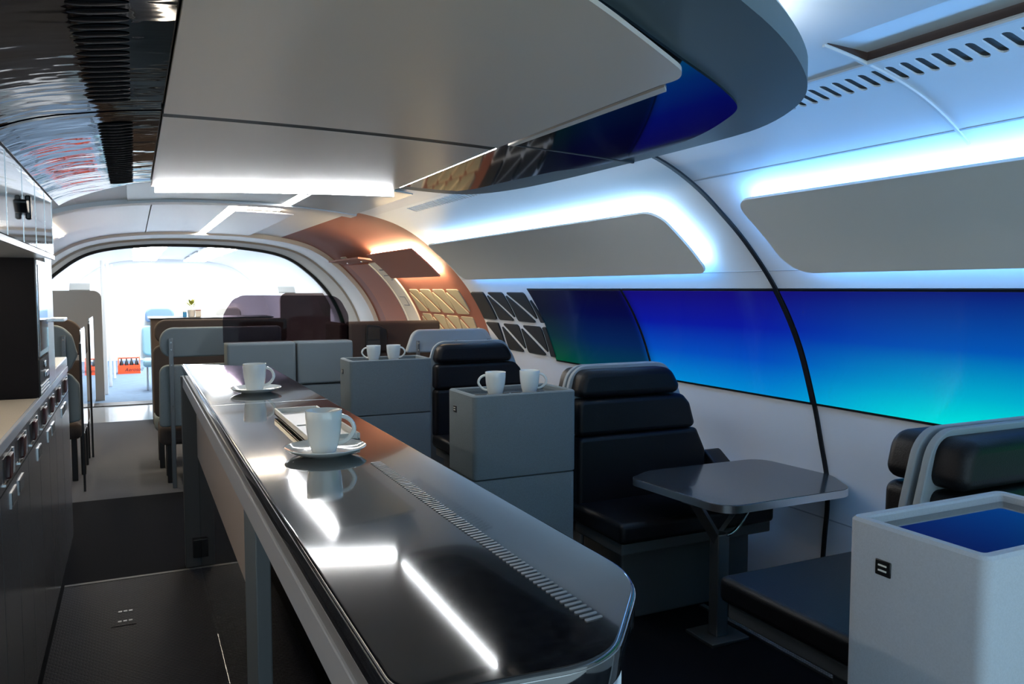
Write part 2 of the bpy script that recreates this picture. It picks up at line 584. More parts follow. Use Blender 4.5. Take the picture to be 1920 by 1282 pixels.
struct(box('wall_left_galley', -1.0, -0.965, -1.4, 4.6, 0.0, 2.1, 'wall_white'), 'wall behind the galley cabinets')
wall_l = struct(rowpanel('wall_left', rect(0, SV1, 4.9, Y_TERR), WL, 0, -T, 'wall_white'), 'white curved wall behind the galley')

def vent_band(y0, y1, name):
    """A strip of the ceiling with a row of stadium-shaped air slots cut through it."""
    pitch, hw, hl = 0.0435, 0.0125, 0.041
    n = int((y1 - y0) / pitch)
    bm = bmesh.new()
    sm = (SV0 + SV1) / 2
    m = 6
    for k in range(n):
        yc = y0 + (k + 0.5) * pitch
        inner = []
        for j in range(m + 1):
            a = PI * j / m
            inner.append((sm + (hl - hw) + hw * math.sin(a), yc - hw * math.cos(a)))
        for j in range(m + 1):
            a = PI * j / m
            inner.append((sm - (hl - hw) - hw * math.sin(a), yc + hw * math.cos(a)))
        outer = []
        for sgn, edge, dirn in ((1, SV1, 1), (-1, SV0, -1)):
            for j in range(m + 1):
                if j == 0:
                    outer.append((sm + sgn * (hl - hw), yc - dirn * pitch / 2))
                elif j == m:
                    outer.append((sm + sgn * (hl - hw), yc + dirn * pitch / 2))
                else:
                    outer.append((edge, yc + dirn * (-pitch / 2 + pitch * (j - 1) / (m - 2))))
        vi = [bm.verts.new(W(s, y, 0)) for s, y in inner]
        vo = [bm.verts.new(W(s, y, 0)) for s, y in outer]
        vd = [bm.verts.new(W(s, y, -0.005)) for s, y in inner]
        for j in range(len(vi)):
            bm.faces.new((vo[j - 1], vo[j], vi[j], vi[j - 1]))
            bm.faces.new((vi[j - 1], vi[j], vd[j], vd[j - 1]))
    o = finish(name, bm, 'wall_white', ceil, smooth=False)
    rowpanel('slot_back', rect(SV0 - .01, SV1 + .01, y0, y1), W, -0.005, -T, 'slot_dark', ceil)
    return y0 + n * pitch

e1 = vent_band(0.62, 1.93, 'vent_strip')
e2 = vent_band(4.10, 5.47, 'vent_strip')
for a, b in ((Y_NEAR, 0.62), (e1, 4.10), (e2, Y_TERR)):
    rowpanel('ceiling_strip', rect(SV0, SV1, a, b), W, 0, -T, 'wall_white', ceil)

# raised joint lines of the wall and ceiling panels
struct(rowpanel('trim_2', rect(s_x(1.716), s_x(1.709), 0.4, 1.92), W, 0.006, -0.002, 'ceiling_white'), 'thin joint along the ceiling')
struct(rowpanel('trim_3', rect(s_z(1.905), s_x(1.56), 1.486, 1.494), W, 0.006, -0.002, 'ceiling_white'), 'thin joint across the ceiling')
struct(rowpanel('trim_4', rect(s_z(0.02), s_x(1.55), 2.646, 2.668), W, 0.008, -0.002, 'black_rubber'), 'black rubber joint arching up the wall')
rowpanel('joint_line', rect(s_z(1.935), s_z(1.938), 0.4, 2.64), W, 0.0012, -0.001, 'joint_grey', wall_r)
rowpanel('joint_line', rect(s_z(1.575), s_z(1.578), 0.4, 2.64), W, 0.0012, -0.001, 'joint_grey', wall_r)
rowpanel('joint_line', rect(s_z(1.575), s_z(1.578), 2.67, 6.2), W, 0.0012, -0.001, 'joint_grey', wall_r)
rowpanel('joint_line', rect(s_z(0.43), s_z(0.436), 0.4, 2.9), W, 0.0012, -0.001, 'joint_grey', wall_r)

# access hatch standing slightly open in the near ceiling
ha = thing('ceiling_hatch', 'slightly open ceiling hatch beside the row of air slots', 'hatch', (1.62, 1.1, 2.08))
def hatch_f(u, v, w):
    x, y, z = W(u, v, 0)
    rise = 0.002 + 0.019 * max(0.0, min(1.0, (x - 1.56) / 0.14))
    return (x, y, z + rise + w)
rowpanel('hatch_panel', rect(s_x(1.700), s_x(1.562), 0.302, 1.480), hatch_f, 0.0, 0.008, 'ceiling_white', ha)
rowpanel('hatch_recess', rect(s_x(1.7025), s_x(1.7005), 0.302, 1.4825), W, -0.001, -0.045, 'hatch_brown', ha)
rowpanel('hatch_recess', rect(s_x(1.7025), s_x(1.562), 1.4806, 1.4826), W, -0.001, -0.045, 'hatch_brown', ha)

# ------------------------------------------------------------------ light panels on the wall
def light_panel(label, s0, s1, y0, y1, radii, glow, m='panel_grey', off=0.055, strip=0.016, sides=(1, 1, 1, 1), inset=0.03):
    t = thing('wall_panel', label, 'panel', W((s0 + s1) / 2, (y0 + y1) / 2, 0.0), 'backlit wall panels')
    pts = fillet([(s0, y0), (s1, y0), (s1, y1), (s0, y1)], radii, 6)
    rowpanel('panel_face', pts, W, off + 0.012, off, m, t)
    i0, i1 = inset, inset + strip
    segs = [rect(s1 - i1, s1 - i0, y0 + i1, y1 - i1), rect(s0 + i0, s0 + i1, y0 + i1, y1 - i1),
            rect(s0 + i1, s1 - i1, y0 + i0, y0 + i1), rect(s0 + i1, s1 - i1, y1 - i1, y1 - i0)]
    for k, sg in enumerate(segs):
        if sides[k]:
            g = glow[k] if isinstance(glow, (list, tuple)) else glow
            rowpanel('light_strip', sg, W, off - 0.008, 0.012, g, t)
    rowpanel('spacer', rect(s0 + 0.09, s1 - 0.09, y0 + 0.1, y1 - 0.1), W, off, 0.0, 'black_plastic', t)
    return t

light_panel('long pale grey wall panel with blue glow, beyond the black wall joint', s_z(1.615), s_z(1.893), 2.945, 5.98,
            [0.05, 0.10, 0.03, 0.10], ['glow_blue_soft', 'glow_blue', 'glow_blue_soft', 'glow_blue_soft'])
light_panel('pale grey wall panel with bright blue glow, nearest the camera at right', s_z(1.605), s_z(1.889), -0.6, 2.44,
            [0.03, 0.03, 0.075, 0.12], 'glow_blue', sides=(1, 1, 0, 1))

# ------------------------------------------------------------------ screens let into the wall
SB, ST = s_z(0.985), s_z(1.492)
def screen(label, y0, y1, o=0.008):
    t = thing('display_screen', label, 'screen', W((SB + ST) / 2, (y0 + y1) / 2, 0), 'wall displays')
    rowpanel('bezel', rect(SB - 0.012, ST + 0.012, y0, y1), W, o - 0.002, 0.0, 'black_plastic', t)
    rowpanel('display', rect(SB, ST, y0 + 0.008, y1 - 0.008), W, o, o - 0.002, 'screen_gradient', t)
screen('glowing cyan to blue wall screen nearest the camera, right of the black joint', -0.6, 2.645)
screen('glowing blue wall screen behind the bench and table', 2.67, 3.880)
screen('dark navy wall screen next to the black triangular pads', 3.890, 5.10)

# ------------------------------------------------------------------ triangular pads on the wall
def pads(parent, cols, rows, m, dgap=0.024, th=0.009):
    for (ya, yb) in cols:
        for (za, zb) in rows:
            sa, sb = s_z(za), s_z(zb)
            # lower triangle, far bottom corner; upper triangle, near top corner
            t1 = [(sa, yb), (sb - dgap, yb), (sa, ya + dgap * 1.6)]
            t2 = [(sb, ya), (sa + dgap, ya), (sb, yb - dgap * 1.6)]
            for tri in (t1, t2):
                rowpanel('pad', fillet(tri, [0.028, 0.008, 0.008], 3), W, th, 0.0, m, parent)
pads(wall_r, [(5.565, 5.89), (5.19, 5.535)], [(1.252, 1.474), (1.005, 1.222)], 'black_pad')
rowpanel('pad', fillet([(s_z(1.252), 6.19), (s_z(1.474), 6.19), (s_z(1.474), 5.93), (s_z(1.252), 5.93)], 0.02, 3), W, 0.014, 0, 'black_pad', wall_r)
rowpanel('pad', fillet([(s_z(1.222), 6.19), (s_z(1.222), 5.94), (s_z(1.01), 5.94)], 0.008, 3), W, 0.014, 0, 'black_pad', wall_r)
rowpanel('pad', fillet([(s_z(1.258), 5.145), (s_z(1.44), 5.15), (s_z(1.258), 5.085)], [0.01, 0.004, 0.004], 3), W, 0.014, 0, 'black_pad', wall_r)
rowpanel('pad', fillet([(s_z(1.005), 5.155), (s_z(1.222), 5.155), (s_z(1.222), 5.10), (s_z(1.005), 5.08)], 0.008, 3), W, 0.014, 0, 'black_pad', wall_r)

# ------------------------------------------------------------------ entrance section in terracotta
wall_rt = struct(rowpanel('wall_right_entrance', rect(0, s_x(1.58), Y_TERR, Y_ARCH), W, 0, -T, 'terracotta'), 'terracotta curved wall of the entrance section')
wall_lt = struct(rowpanel('wall_left_entrance', rect(0, s_x(1.58), Y_TERR, Y_ARCH), WL, 0, -T, 'terracotta'), 'terracotta wall on the far left')
ceil_e = struct(rowpanel('ceiling_entrance', rect(s_x(1.58), S_TOP, Y_TERR, Y_ARCH), W, 0, -T, 'ceiling_white'), 'ceiling of the entrance section')
rowpanel('ceiling_half', rect(s_x(1.58), S_TOP, Y_TERR, Y_ARCH), WL, 0, -T, 'ceiling_white', ceil_e)
light_panel('dark terracotta wall panel edged with warm yellow light', s_z(1.645), s_z(1.882), 6.44, 7.86,
            0.006, ['glow_warm', 'glow_warm', 'glow_warm', 'glow_warm'], m='terracotta_dark', off=0.05, inset=0.02)
pads(wall_rt, [(6.455, 6.79), (6.82, 7.155), (7.185, 7.52), (7.55, 7.85)], [(1.275, 1.495), (1.03, 1.25)], 'beige_pad')
rowpanel('pad', fillet([(s_z(1.03), 6.42), (s_z(1.19), 6.42), (s_z(1.03), 6.34)], 0.008, 3), W, 0.014, 0, 'beige_pad', wall_rt)

# door in the terracotta wall
dr = struct(rowpanel('door_1', fillet(rect(s_z(0.03), s_z(1.775), 8.42, 9.26), 0.01, 2), W, 0.012, 0.0, 'terracotta_light'), 'terracotta outer door beyond the triangular pads')
rowpanel('door_gasket', rect(s_z(0.03), s_z(1.76), 8.37, 8.42), W, 0.010, 0.0, 'black_rubber', dr)
rowpanel('door_seal', rect(s_z(0.03), s_z(1.775), 8.33, 8.37), W, 0.022, 0.0, 'sign_white', dr)
rowpanel('door_post', rect(s_z(0.03), s_z(1.775), 7.96, 8.33), W, 0.016, 0.0, 'sign_white', dr)
rowpanel('door_reveal', rect(s_z(0.03), s_z(1.775), 9.26, 9.52), W, 0.006, 0.0, 'terracotta_dark', dr)
for z0, z1, y0, y1 in ((1.70, 1.712, 8.0, 8.2), (1.645, 1.652, 8.02, 8.22), (1.60, 1.606, 8.02, 8.1), (1.42, 1.426, 8.06, 8.24), (1.33, 1.336, 8.06, 8.24)):
    rowpanel('post_bracket', rect(s_z(z0), s_z(z1), y0, y1), W, 0.019, 0.016, 'metal_dark', dr)
rowpanel('post_bracket', rect(s_z(1.33), s_z(1.42), 8.06, 8.075), W, 0.019, 0.016, 'metal_dark', dr)
rowpanel('post_bracket', rect(s_z(1.60), s_z(1.70), 8.02, 8.032), W, 0.019, 0.016, 'metal_dark', dr)
# canopy flap over the door and a small sign above it
xx, _, zz = W(s_z(1.785), 0, 0)
cn = thing('door_canopy', 'thin terracotta flap jutting out above the outer door', 'flap', (xx, 8.6, zz))
prism('flap', [(8.02, xx), (9.36, xx), (9.36, xx - 0.20), (8.02, xx - 0.20)], lambda u, v, w: (v, u, zz + w + (xx - v) * 0.10), 0.0, 0.016, 'terracotta_dark', cn)
for yy in (8.4, 9.0):
    tube('hinge', [(xx - 0.06, yy, zz + 0.004), (xx - 0.06, yy + 0.03, zz + 0.004)], 0.008, 'chrome', cn)
sg = rowpanel('door_sign', rect(s_z(1.822), s_z(1.862), 8.98, 9.20), W, 0.012, 0.002, 'sign_white')
tag(sg, 'small cream sign plate above the outer door flap', 'sign')

# ------------------------------------------------------------------ ceiling panels with light lines
def ceil_panel(label, s0, s1, y0, y1, off, m, f=W):
    t = thing('ceiling_panel', label, 'panel', f((s0 + s1) / 2, (y0 + y1) / 2, off), 'ceiling panels')
    rowpanel('panel_face', rect(s0, s1, y0, y1), f, off + 0.010, off, m, t)
    rowpanel('spacer', rect(s0 + .1, s1 - .1, y0 + .1, y1 - .1), f, off, 0, 'black_plastic', t)
    return t
def dbl(x):          # a position across the ceiling measured from the crown, both halves
    return x
def C2(u, y, off):   # across the crown: u is x itself
    if u >= 0.7:
        return W(s_x(u), y, off)
    return WL(s_x(1.4 - u), y, off)
p1 = ceil_panel('grey green ceiling panel just beyond the hanging ceiling island', -0.02, 1.03, 4.55, 6.30, 0.003, 'ceiling_green_grey', C2)
p2 = ceil_panel('dark grey ceiling panel right of the white light line', 1.09, 1.58, 4.75, 6.30, 0.012, 'ceiling_green_grey', C2)
rowpanel('light_strip', rect(1.045, 1.075, 4.75, 6.30), C2, 0.012, 0.002, 'glow_ceiling_white', p1)
p3 = ceil_panel('lilac grey brushed ceiling panel left of the warm light line', 0.14, 0.68, 6.42, 9.80, 0.012, 'ceiling_brushed', C2)
p4 = ceil_panel('blue grey brushed ceiling panel edged by warm light', 0.755, 1.22, 6.78, 9.80, 0.022, 'ceiling_brushed', C2)
rowpanel('light_strip', rect(0.695, 0.74, 6.72, 9.80), C2, 0.012, 0.002, 'glow_ceiling', p4)
rowpanel('light_strip', rect(0.74, 1.10, 6.715, 6.765), C2, 0.012, 0.002, 'glow_ceiling', p4)
p5 = ceil_panel('lilac grey brushed ceiling panel curving down at far left', -0.90, 0.13, 6.42, 9.80, 0.012, 'ceiling_brushed', C2)
rowpanel('light_strip', rect(-0.60, -0.56, 6.5, 8.2), C2, 0.030, 0.022, 'glow_warm', p5)
# cross beam between the white and the terracotta section
struct(rowpanel('trim_5', rect(-1.1, 1.6, Y_TERR - 0.02, Y_TERR + 0.16), C2, 0.030, 0.0, 'ceiling_white'), 'white rib across the ceiling')

# ------------------------------------------------------------------ gangway portal
def ring(name, y0, y1, in0, in1, m, label):
    a = struct(rowpanel(name, rect(0, S_TOP, y0, y1), W, in0, in1, m), label)
    rowpanel('frame_half', rect(0, S_TOP, y0, y1), WL, in0, in1, m, a)
    return a
ring('trim_6', Y_ARCH - 0.25, 10.40, 0.05, -0.04, 'wall_white', 'white arched frame before the gangway')
ring('trim_7', 10.40, 11.20, 0.075, -0.04, 'partition_beige', 'beige reveal of the gangway arch')
ring('trim_8', 11.20, 11.28, 0.11, -0.04, 'black_rubber', 'black rubber seal around the gangway arch')
ring('trim_9', 11.28, 11.40, 0.09, -0.04, 'chrome_soft', 'bright metal edge of the gangway arch')
ring('wall_next_car', 11.40, 18.5, 0.03, -0.04, 'ceiling_white', 'white walls of the bright next car')
struct(box('wall_far', -1.6, 3.0, 18.5, 18.56, -0.06, 2.3, 'ceiling_white'), 'white end wall of the next car')
for x0, x1 in ((0.0, 0.45), (0.95, 1.40)):
    for k in range(3):
        y0 = 11.9 + k * 2.15
        t = thing('ceiling_light', 'bright ceiling light panel in the next car, %s row, %s' % ('left' if x0 < .5 else 'right', ('first', 'second', 'third')[k]), 'light',
                  (x0, y0, 2.05), 'ceiling lights of the next car')
        box('light_housing', x0, x1, y0, y0 + 1.8, 2.075, 2.10, 'ceiling_white', t)
        box('diffuser', x0 + .02, x1 - .02, y0 + .02, y0 + 1.78, 2.065, 2.075, 'glow_far', t)

# ------------------------------------------------------------------ hanging ceiling island
LEFT_Z = [(-0.36, 1.866), (-0.33, 1.884), (-0.303, 1.898), (-0.285, 1.907), (-0.251, 1.922), (-0.208, 1.936), (-0.158, 1.948), (-0.088, 1.960), (-0.012, 1.972), (0.075, 1.9815)]
def zs(x):
    if x < 0.075:
        for (xa, za), (xb, zb) in zip(LEFT_Z, LEFT_Z[1:]):
            if x <= xb:
                return za + (zb - za) * (x - xa) / (xb - xa)
    return 1.986 - 0.030 * (x - 0.45) ** 2
def SOF(u, v, w):
    return (u, v, zs(u) - w)
def chaikin(pts, n=2):
    for _ in range(n):
        out = [pts[0]]
        for a, b in zip(pts, pts[1:]):
            out += [(a[0] * .75 + b[0] * .25, a[1] * .75 + b[1] * .25), (a[0] * .25 + b[0] * .75, a[1] * .25 + b[1] * .75)]
        pts = out + [pts[-1]]
    return pts
isl = thing('ceiling_island', 'hanging ceiling island with black and pale panels above the bar', 'ceiling', (0.5, 2.2, 2.06))
outer = [(-0.305, 0.60), (0.40, 0.80), (0.70, 0.945), (0.898, 1.051), (1.08, 1.145), (1.248, 1.253), (1.393, 1.369), (1.493, 1.488), (1.58, 1.678), (1.612, 1.86),
         (1.612, 2.58), (1.60, 3.08), (1.56, 3.40), (1.50, 3.58), (1.42, 3.66), (1.30, 3.68), (1.10, 3.66), (0.6, 3.86), (0.09, 4.02), (-0.05, 4.06), (-0.305, 4.30)]
outer = chaikin(outer)
rowpanel('soffit', outer, SOF, 0.0, -0.055, 'soffit_grey', isl)
outer_r = inset_poly(outer, 0.012)
rowpanel('soffit_rim', outer_r, SOF, -0.055, -0.075, 'soffit_rim', isl)
black = [(0.06, 0.86), (0.40, 1.0), (0.702, 1.16), (1.004, 1.348), (1.20, 1.46), (1.305, 1.53), (1.365, 1.575), (1.40, 1.615), (1.432, 1.677), (1.50, 1.86), (1.537, 2.05), (1.54, 2.37)]
black = chaikin(black)
rowpanel('gloss_panel', black + [(0.06, 2.37)], SOF, 0.006, -0.001, 'gloss_black_flat', isl, nv=1)
rowpanel('gloss_panel', [(0.06, 2.385), (1.54, 2.385), (1.535, 2.52), (1.474, 2.72), (1.44, 3.056), (1.415, 3.386), (1.376, 3.50), (1.30, 3.53), (1.10, 3.535), (0.06, 3.85)], SOF, 0.006, -0.001, 'gloss_black_flat', isl)
white = [(0.085, 0.80), (0.40, 0.96), (0.702, 1.144), (0.845, 1.239), (1.0, 1.342), (1.035, 1.366), (1.059, 1.395), (1.074, 1.43), (1.066, 1.484)]
white = chaikin(white)
rowpanel('pale_panel', white + [(1.064, 2.35), (0.085, 2.30)], SOF, 0.026, 0.016, 'island_white', isl, nv=2)
rowpanel('pale_panel', [(0.085, 2.345), (1.064, 2.397), (1.085, 3.568), (0.6, 3.776), (0.098, 3.948), (0.085, 3.94)], SOF, 0.026, 0.016, 'island_white', isl, nv=2)
rowpanel('panel_edge', [(1.112, 1.53), (1.140, 1.56), (1.128, 2.365), (1.108, 2.365)], SOF, 0.012, 0.006, 'island_white', isl)
rowpanel('light_strip', [(1.066, 2.40), (1.082, 2.40), (1.10, 3.49), (1.086, 3.49)], SOF, 0.020, 0.008, 'glow_cove', isl)
# lip at the far end with the cove light that washes back over the pale panel
rowpanel('end_lip', [(0.10, 3.97), (0.10, 4.0), (0.6, 3.83), (1.10, 3.62), (1.10, 3.59), (0.6, 3.80)], SOF, 0.050, 0.0, 'soffit_rim', isl)
rowpanel('light_strip', [(0.10, 3.952), (0.10, 3.966), (0.6, 3.792), (1.085, 3.584), (1.085, 3.57), (0.6, 3.778)], SOF, 0.048, 0.037, 'glow_lip', isl)
rowpanel('panel_seam', [(0.083, 2.30), (1.064, 2.35), (1.064, 2.397), (0.083, 2.345)], SOF, 0.0255, 0.006, 'black_rubber', isl)
rowpanel('panel_seam', [(1.06, 2.372), (1.60, 2.372), (1.60, 2.383), (1.06, 2.383)], SOF, 0.0075, 0.0, 'black_rubber', isl)
# left glossy panels with louvres, running down to the galley cabinets
lf = [(-0.303, -1.4), (0.082, -1.4), (0.082, 2.318), (-0.303, 2.318)]
rowpanel('gloss_panel', lf, SOF, 0.012, 0.0, 'gloss_black', isl, nv=6, du=0.02)
rowpanel('gloss_panel', [(-0.303, 2.338), (0.082, 2.338), (0.082, 3.90), (0.013, 3.93), (-0.095, 4.05), (-0.209, 4.2), (-0.303, 4.29)], SOF, 0.012, 0.0, 'gloss_black', isl, nv=6, du=0.02)
lv = None
def louvre(y, x0, x1, ry):
    global lv
    if lv is None:
        bm = bmesh.new()
        bmesh.ops.create_uvsphere(bm, u_segments=10, v_segments=6, radius=1.0)
        lv = bpy.data.meshes.new('louver')
        bmesh.ops.recalc_face_normals(bm, faces=bm.faces)
        bm.to_mesh(lv); bm.free()
        for p in lv.polygons:
            p.use_smooth = True
        lv.materials.append(MATS['louver_black'])
    o = bpy.data.objects.new('louver', lv)
    COL.objects.link(o)
    o.parent = isl
    o.matrix_parent_inverse = Matrix.Translation(-Vector(isl.location))
    o.location = ((x0 + x1) / 2, y, zs(-.04) - 0.013)
    o.rotation_euler = (0, -0.14, 0)
    o.scale = ((x1 - x0) / 2, ry, 0.0035)
for k in range(24):
    louvre(1.20 + k * 0.0435, -0.088, 0.010, 0.013)
for k in range(28):
    louvre(2.50 + k * 0.050, -0.080, 0.017, 0.013)
# cove strip lying on top of the island: washes the ceiling above it
rowpanel('light_strip', [(0.55, 1.02), (0.55, 1.06), (0.898, 1.20), (1.08, 1.30), (1.20, 1.40), (1.30, 1.50), (1.34, 1.50), (1.22, 1.37), (1.09, 1.262), (0.90, 1.155)], SOF, -0.076, -0.082, 'glow_cove_near', isl)
rowpanel('light_strip', [(1.35, 2.2), (1.375, 2.2), (1.375, 3.5), (1.35, 3.5)], SOF, -0.076, -0.082, 'glow_cove', isl)

# ------------------------------------------------------------------ galley cabinets at left
XF = -0.36
def vline(y, z0, z1, m, parent, w=0.006, t=0.002, name='door_seam'):
    return box(name, XF, XF + t, y - w / 2, y + w / 2, z0, z1, m, parent)

low = thing('galley_cabinet', 'grey metal galley base cabinets along the left aisle', 'cabinet', (XF - .3, 3.5, 0))
box('body', XF - 0.6, XF - 0.016, -1.4, 5.28, 0.0, 1.02, 'steel_lower', low)
seams = [-1.4, -0.75, -0.1, 0.6, 1.3, 2.0, 2.32, 2.654, 2.988, 3.316, 3.693, 4.075, 4.406, 4.80, 5.28]
for a, b in zip(seams, seams[1:]):
    d = thing  # each door is a plate of its own with its pull and latch
    door = box('door', XF - 0.016, XF, a + 0.004, b - 0.004, 0.05, 0.90, 'steel_lower', low)
    fascia = box('fascia', XF - 0.016, XF, a + 0.004, b - 0.004, 0.906, 1.018, 'steel_lower', low)
    c = (a + b) / 2
    w = (b - a) * 0.30
    if a > 1.9:
        box('pull_recess', XF, XF + 0.0015, c - w, c + w, 0.925, 1.0, 'black_plastic', fascia)
        prism('red_pull', fillet([(c - w * 0.5, 0.93), (c + w * 0.1, 0.93), (c + w * 0.5, 0.998), (c - w * 0.3, 0.998)], 0.006, 3), YZ, XF + 0.0015, XF + 0.012, 'dark_red', fascia, bev1=0.004)
        box('pull_lip', XF, XF + 0.006, c - w, c + w, 0.918, 0.925, 'chrome', fascia)
        box('pull_side', XF, XF + 0.004, c + w, c + w + 0.02, 0.925, 1.0, 'steel_white', fascia)
for yy in (2.84, 3.02, 3.60, 4.02, 4.20, 4.76, 4.93):
    la = box('latch', XF, XF + 0.004, yy, yy + 0.13, 0.822, 0.872, 'chrome', low)
    box('latch_face', XF + 0.004, XF + 0.005, yy + 0.010, yy + 0.120, 0.830, 0.868, 'dark_grey_base', la)
box('plinth', XF - 0.59, XF - 0.03, -1.4, 5.26, 0.0, 0.05, 'black_plastic', low)

wt = thing('galley_worktop', 'beige galley worktop with metal edge on the left cabinets', 'worktop', (XF - .3, 3.2, 1.02))
box('worktop', XF - 0.6, XF - 0.012, -1.4, 5.28, 1.02, 1.05, 'worktop_beige', wt)
rbox('metal_edge', XF - 0.012, XF + 0.002, -1.4, 5.285, 1.018, 1.052, 0.003, 'steel_white', wt, seg=2)
rs = rbox('raised_shelf', XF - 0.55, XF, 4.53, 5.28, 1.052, 1.105, 0.006, 'steel_white')
tag(rs, 'raised white shelf at the far end of the galley worktop', 'shelf')

col = thing('oven_column', 'tall black oven column standing on the galley worktop', 'oven', (XF - .3, 4.1, 1.05))
box('side_panel', XF - 0.6, XF - 0.002, 3.775, 3.80, 1.05, 1.65, 'black_matt', col)
box('carcass', XF - 0.6, XF - 0.004, 3.80, 4.52, 1.052, 1.65, 'black_matt', col)
fr = box('front_frame', XF - 0.004, XF, 4.20, 4.52, 1.36, 1.65, 'steel_white', col)
box('front_frame', XF - 0.004, XF, 4.20, 4.52, 1.055, 1.345, 'steel_white', col)
box('front_band', XF - 0.004, XF + 0.004, 4.17, 4.525, 1.345, 1.36, 'chrome', col)
od = rbox('oven_door', XF - 0.004, XF + 0.004, 3.80, 4.19, 1.215, 1.62, 0.003, 'chrome', col, seg=1)
box('door_glass', XF + 0.004, XF + 0.006, 3.825, 4.165, 1.24, 1.60, 'oven_glass', od)
ctl = box('control_panel', XF - 0.004, XF + 0.002, 3.80, 4.19, 1.055, 1.205, 'black_plastic', col)
rbox('knob', XF + 0.002, XF + 0.012, 3.95, 4.06, 1.12, 1.145, 0.003, 'chrome', ctl, seg=1)
rbox('knob', XF + 0.002, XF + 0.008, 3.95, 4.0, 1.16, 1.19, 0.003, 'chrome', ctl, seg=1)
for k in range(3):
    box('vent_slat', XF + 0.002, XF + 0.006, 3.82, 4.15, 1.062 + k * 0.014, 1.067 + k * 0.014, 'chrome', ctl)
sh = rbox('cup_shelf', XF - 0.3, XF + 0.045, 4.53, 4.75, 1.335, 1.352, 0.004, 'steel_white', col, seg=1)

up = thing('wall_cabinets', 'glossy grey overhead galley cabinets at upper left', 'cabinet', (XF - .3, 2.5, 1.63))
XU = -0.307
box('body', XU - 0.6, XU - 0.016, -1.4, 3.97, 1.632, 1.885, 'steel_gloss', up)
us = [-1.4, -0.7, 0.0, 0.6, 1.2, 1.75, 2.2, 2.593, 2.957, 3.319, 3.652, 3.97]
for a, b in zip(us, us[1:]):
    door = rbox('door', XU - 0.016, XU, a + 0.004, b - 0.004, 1.645, 1.884, 0.002, 'steel_gloss', up, seg=1)
    if a > 2.1:
        box('door_edge', XU, XU + 0.0012, b - 0.012, b - 0.006, 1.647, 1.882, 'chrome', door)
box('bottom_rail', XU - 0.016, XU + 0.003, -1.4, 3.985, 1.625, 1.642, 'steel_white', up)
box('under_panel', XU - 0.6, XU - 0.016, -1.4, 3.77, 1.625, 1.632, 'steel_white', up)
box('under_light', XU - 0.26, XU - 0.23, 0.2, 3.6, 1.617, 1.625, 'glow_under', up)
box('top_trim', XU - 0.016, XU + 0.004, -1.4, 4.0, 1.884, 1.894, 'black_rubber', up)
lt = prism('cabinet_latch', fillet([(2.87, 1.762), (2.90, 1.735), (3.01, 1.735), (3.045, 1.762), (3.045, 1.772), (2.99, 1.778), (2.92, 1.778), (2.87, 1.772)], 0.006, 3), YZ, XU, XU + 0.018, 'black_plastic', up, bev1=0.004)
rbox('latch_bolt', XU + 0.006, XU + 0.022, 2.945, 2.970, 1.718, 1.794, 0.004, 'black_plastic', lt, seg=1)

# ------------------------------------------------------------------ bar counter
ZC = 1.09
bar = thing('bar_counter', 'long glossy black bar counter running down the aisle', 'bar', (0.43, 2.6, 0))
top_pts = fillet([(0.229, 4.69), (0.229, 0.745), (0.47, 0.725), (0.645, 0.93), (0.645, 1.2), (0.645, 4.33)], [0.01, 0.06, 0.13, 0.22, 0.0, 0.02], 10)
prism('top', top_pts, XY, 1.045, ZC, 'counter_top', bar, bev0=0.004, bev1=0.006, seg=3)
prism('edge_line', inset_poly(top_pts, -0.0008), XY, 1.0822, 1.0834, 'chrome_soft', bar)
prism('under_slab', inset_poly(top_pts, 0.012), XY, 1.035, 1.045, 'black_plastic', bar)
rbox('side_rail', 0.222, 0.262, 0.86, 4.60, 0.975, 1.035, 0.004, 'counter_rail', bar, seg=2)
rbox('end_leg', 0.214, 0.30, 4.54, 4.60, 0.0, 1.034, 0.004, 'dark_grey_base', bar, seg=2)
rbox('leg_bracket', 0.25, 0.30, 4.50, 4.545, 0.06, 0.16, 0.004, 'black_plastic', bar, seg=2)
box('cream_panel', 0.286, 0.30, 2.32, 4.54, 0.60, 0.98, 'cream_panel', bar)
box('side_glass', 0.288, 0.294, 2.32, 4.54, 0.005, 0.60, 'clear_glass', bar)
rbox('post', 0.262, 0.30, 2.08, 2.31, 0.0, 0.975, 0.004, 'post_grey', bar, seg=2)
box('inner_panel', 0.60, 0.612, 1.26, 4.30, 0.0, 1.034, 'black_matt', bar)
ped_pts = fillet([(0.40, 1.25), (0.40, 0.83), (0.535, 0.815), (0.622, 0.94), (0.622, 1.25)], [0, 0.02, 0.08, 0.12, 0], 8)
prism('pedestal', ped_pts, XY, 0.0, 0.985, 'wall_white', bar, bev1=0.004)
prism('pedestal_cap', inset_poly(ped_pts, 0.02), XY, 0.985, 1.035, 'black_plastic', bar)
gm = None
for k in range(78):
    y = 0.83 + k * 0.0128
    if gm is None:
        g = prism('grill_slat', fillet([(-0.013, -0.0045), (0.013, -0.0015), (0.013, 0.0035), (-0.013, 0.0005)], 0.001, 1), XY, 0.0, 0.0016, 'counter_grill', None)
        gm = g.data
        COL.objects.unlink(g)
        bpy.data.objects.remove(g)
    o = bpy.data.objects.new('grill_slat', gm)
    link(o, bar)
    o.location = (0.506, y, ZC)
box('joint_line', 0.231, 0.643, 2.955, 2.9575, ZC, ZC + 0.0004, 'chrome_soft', bar)

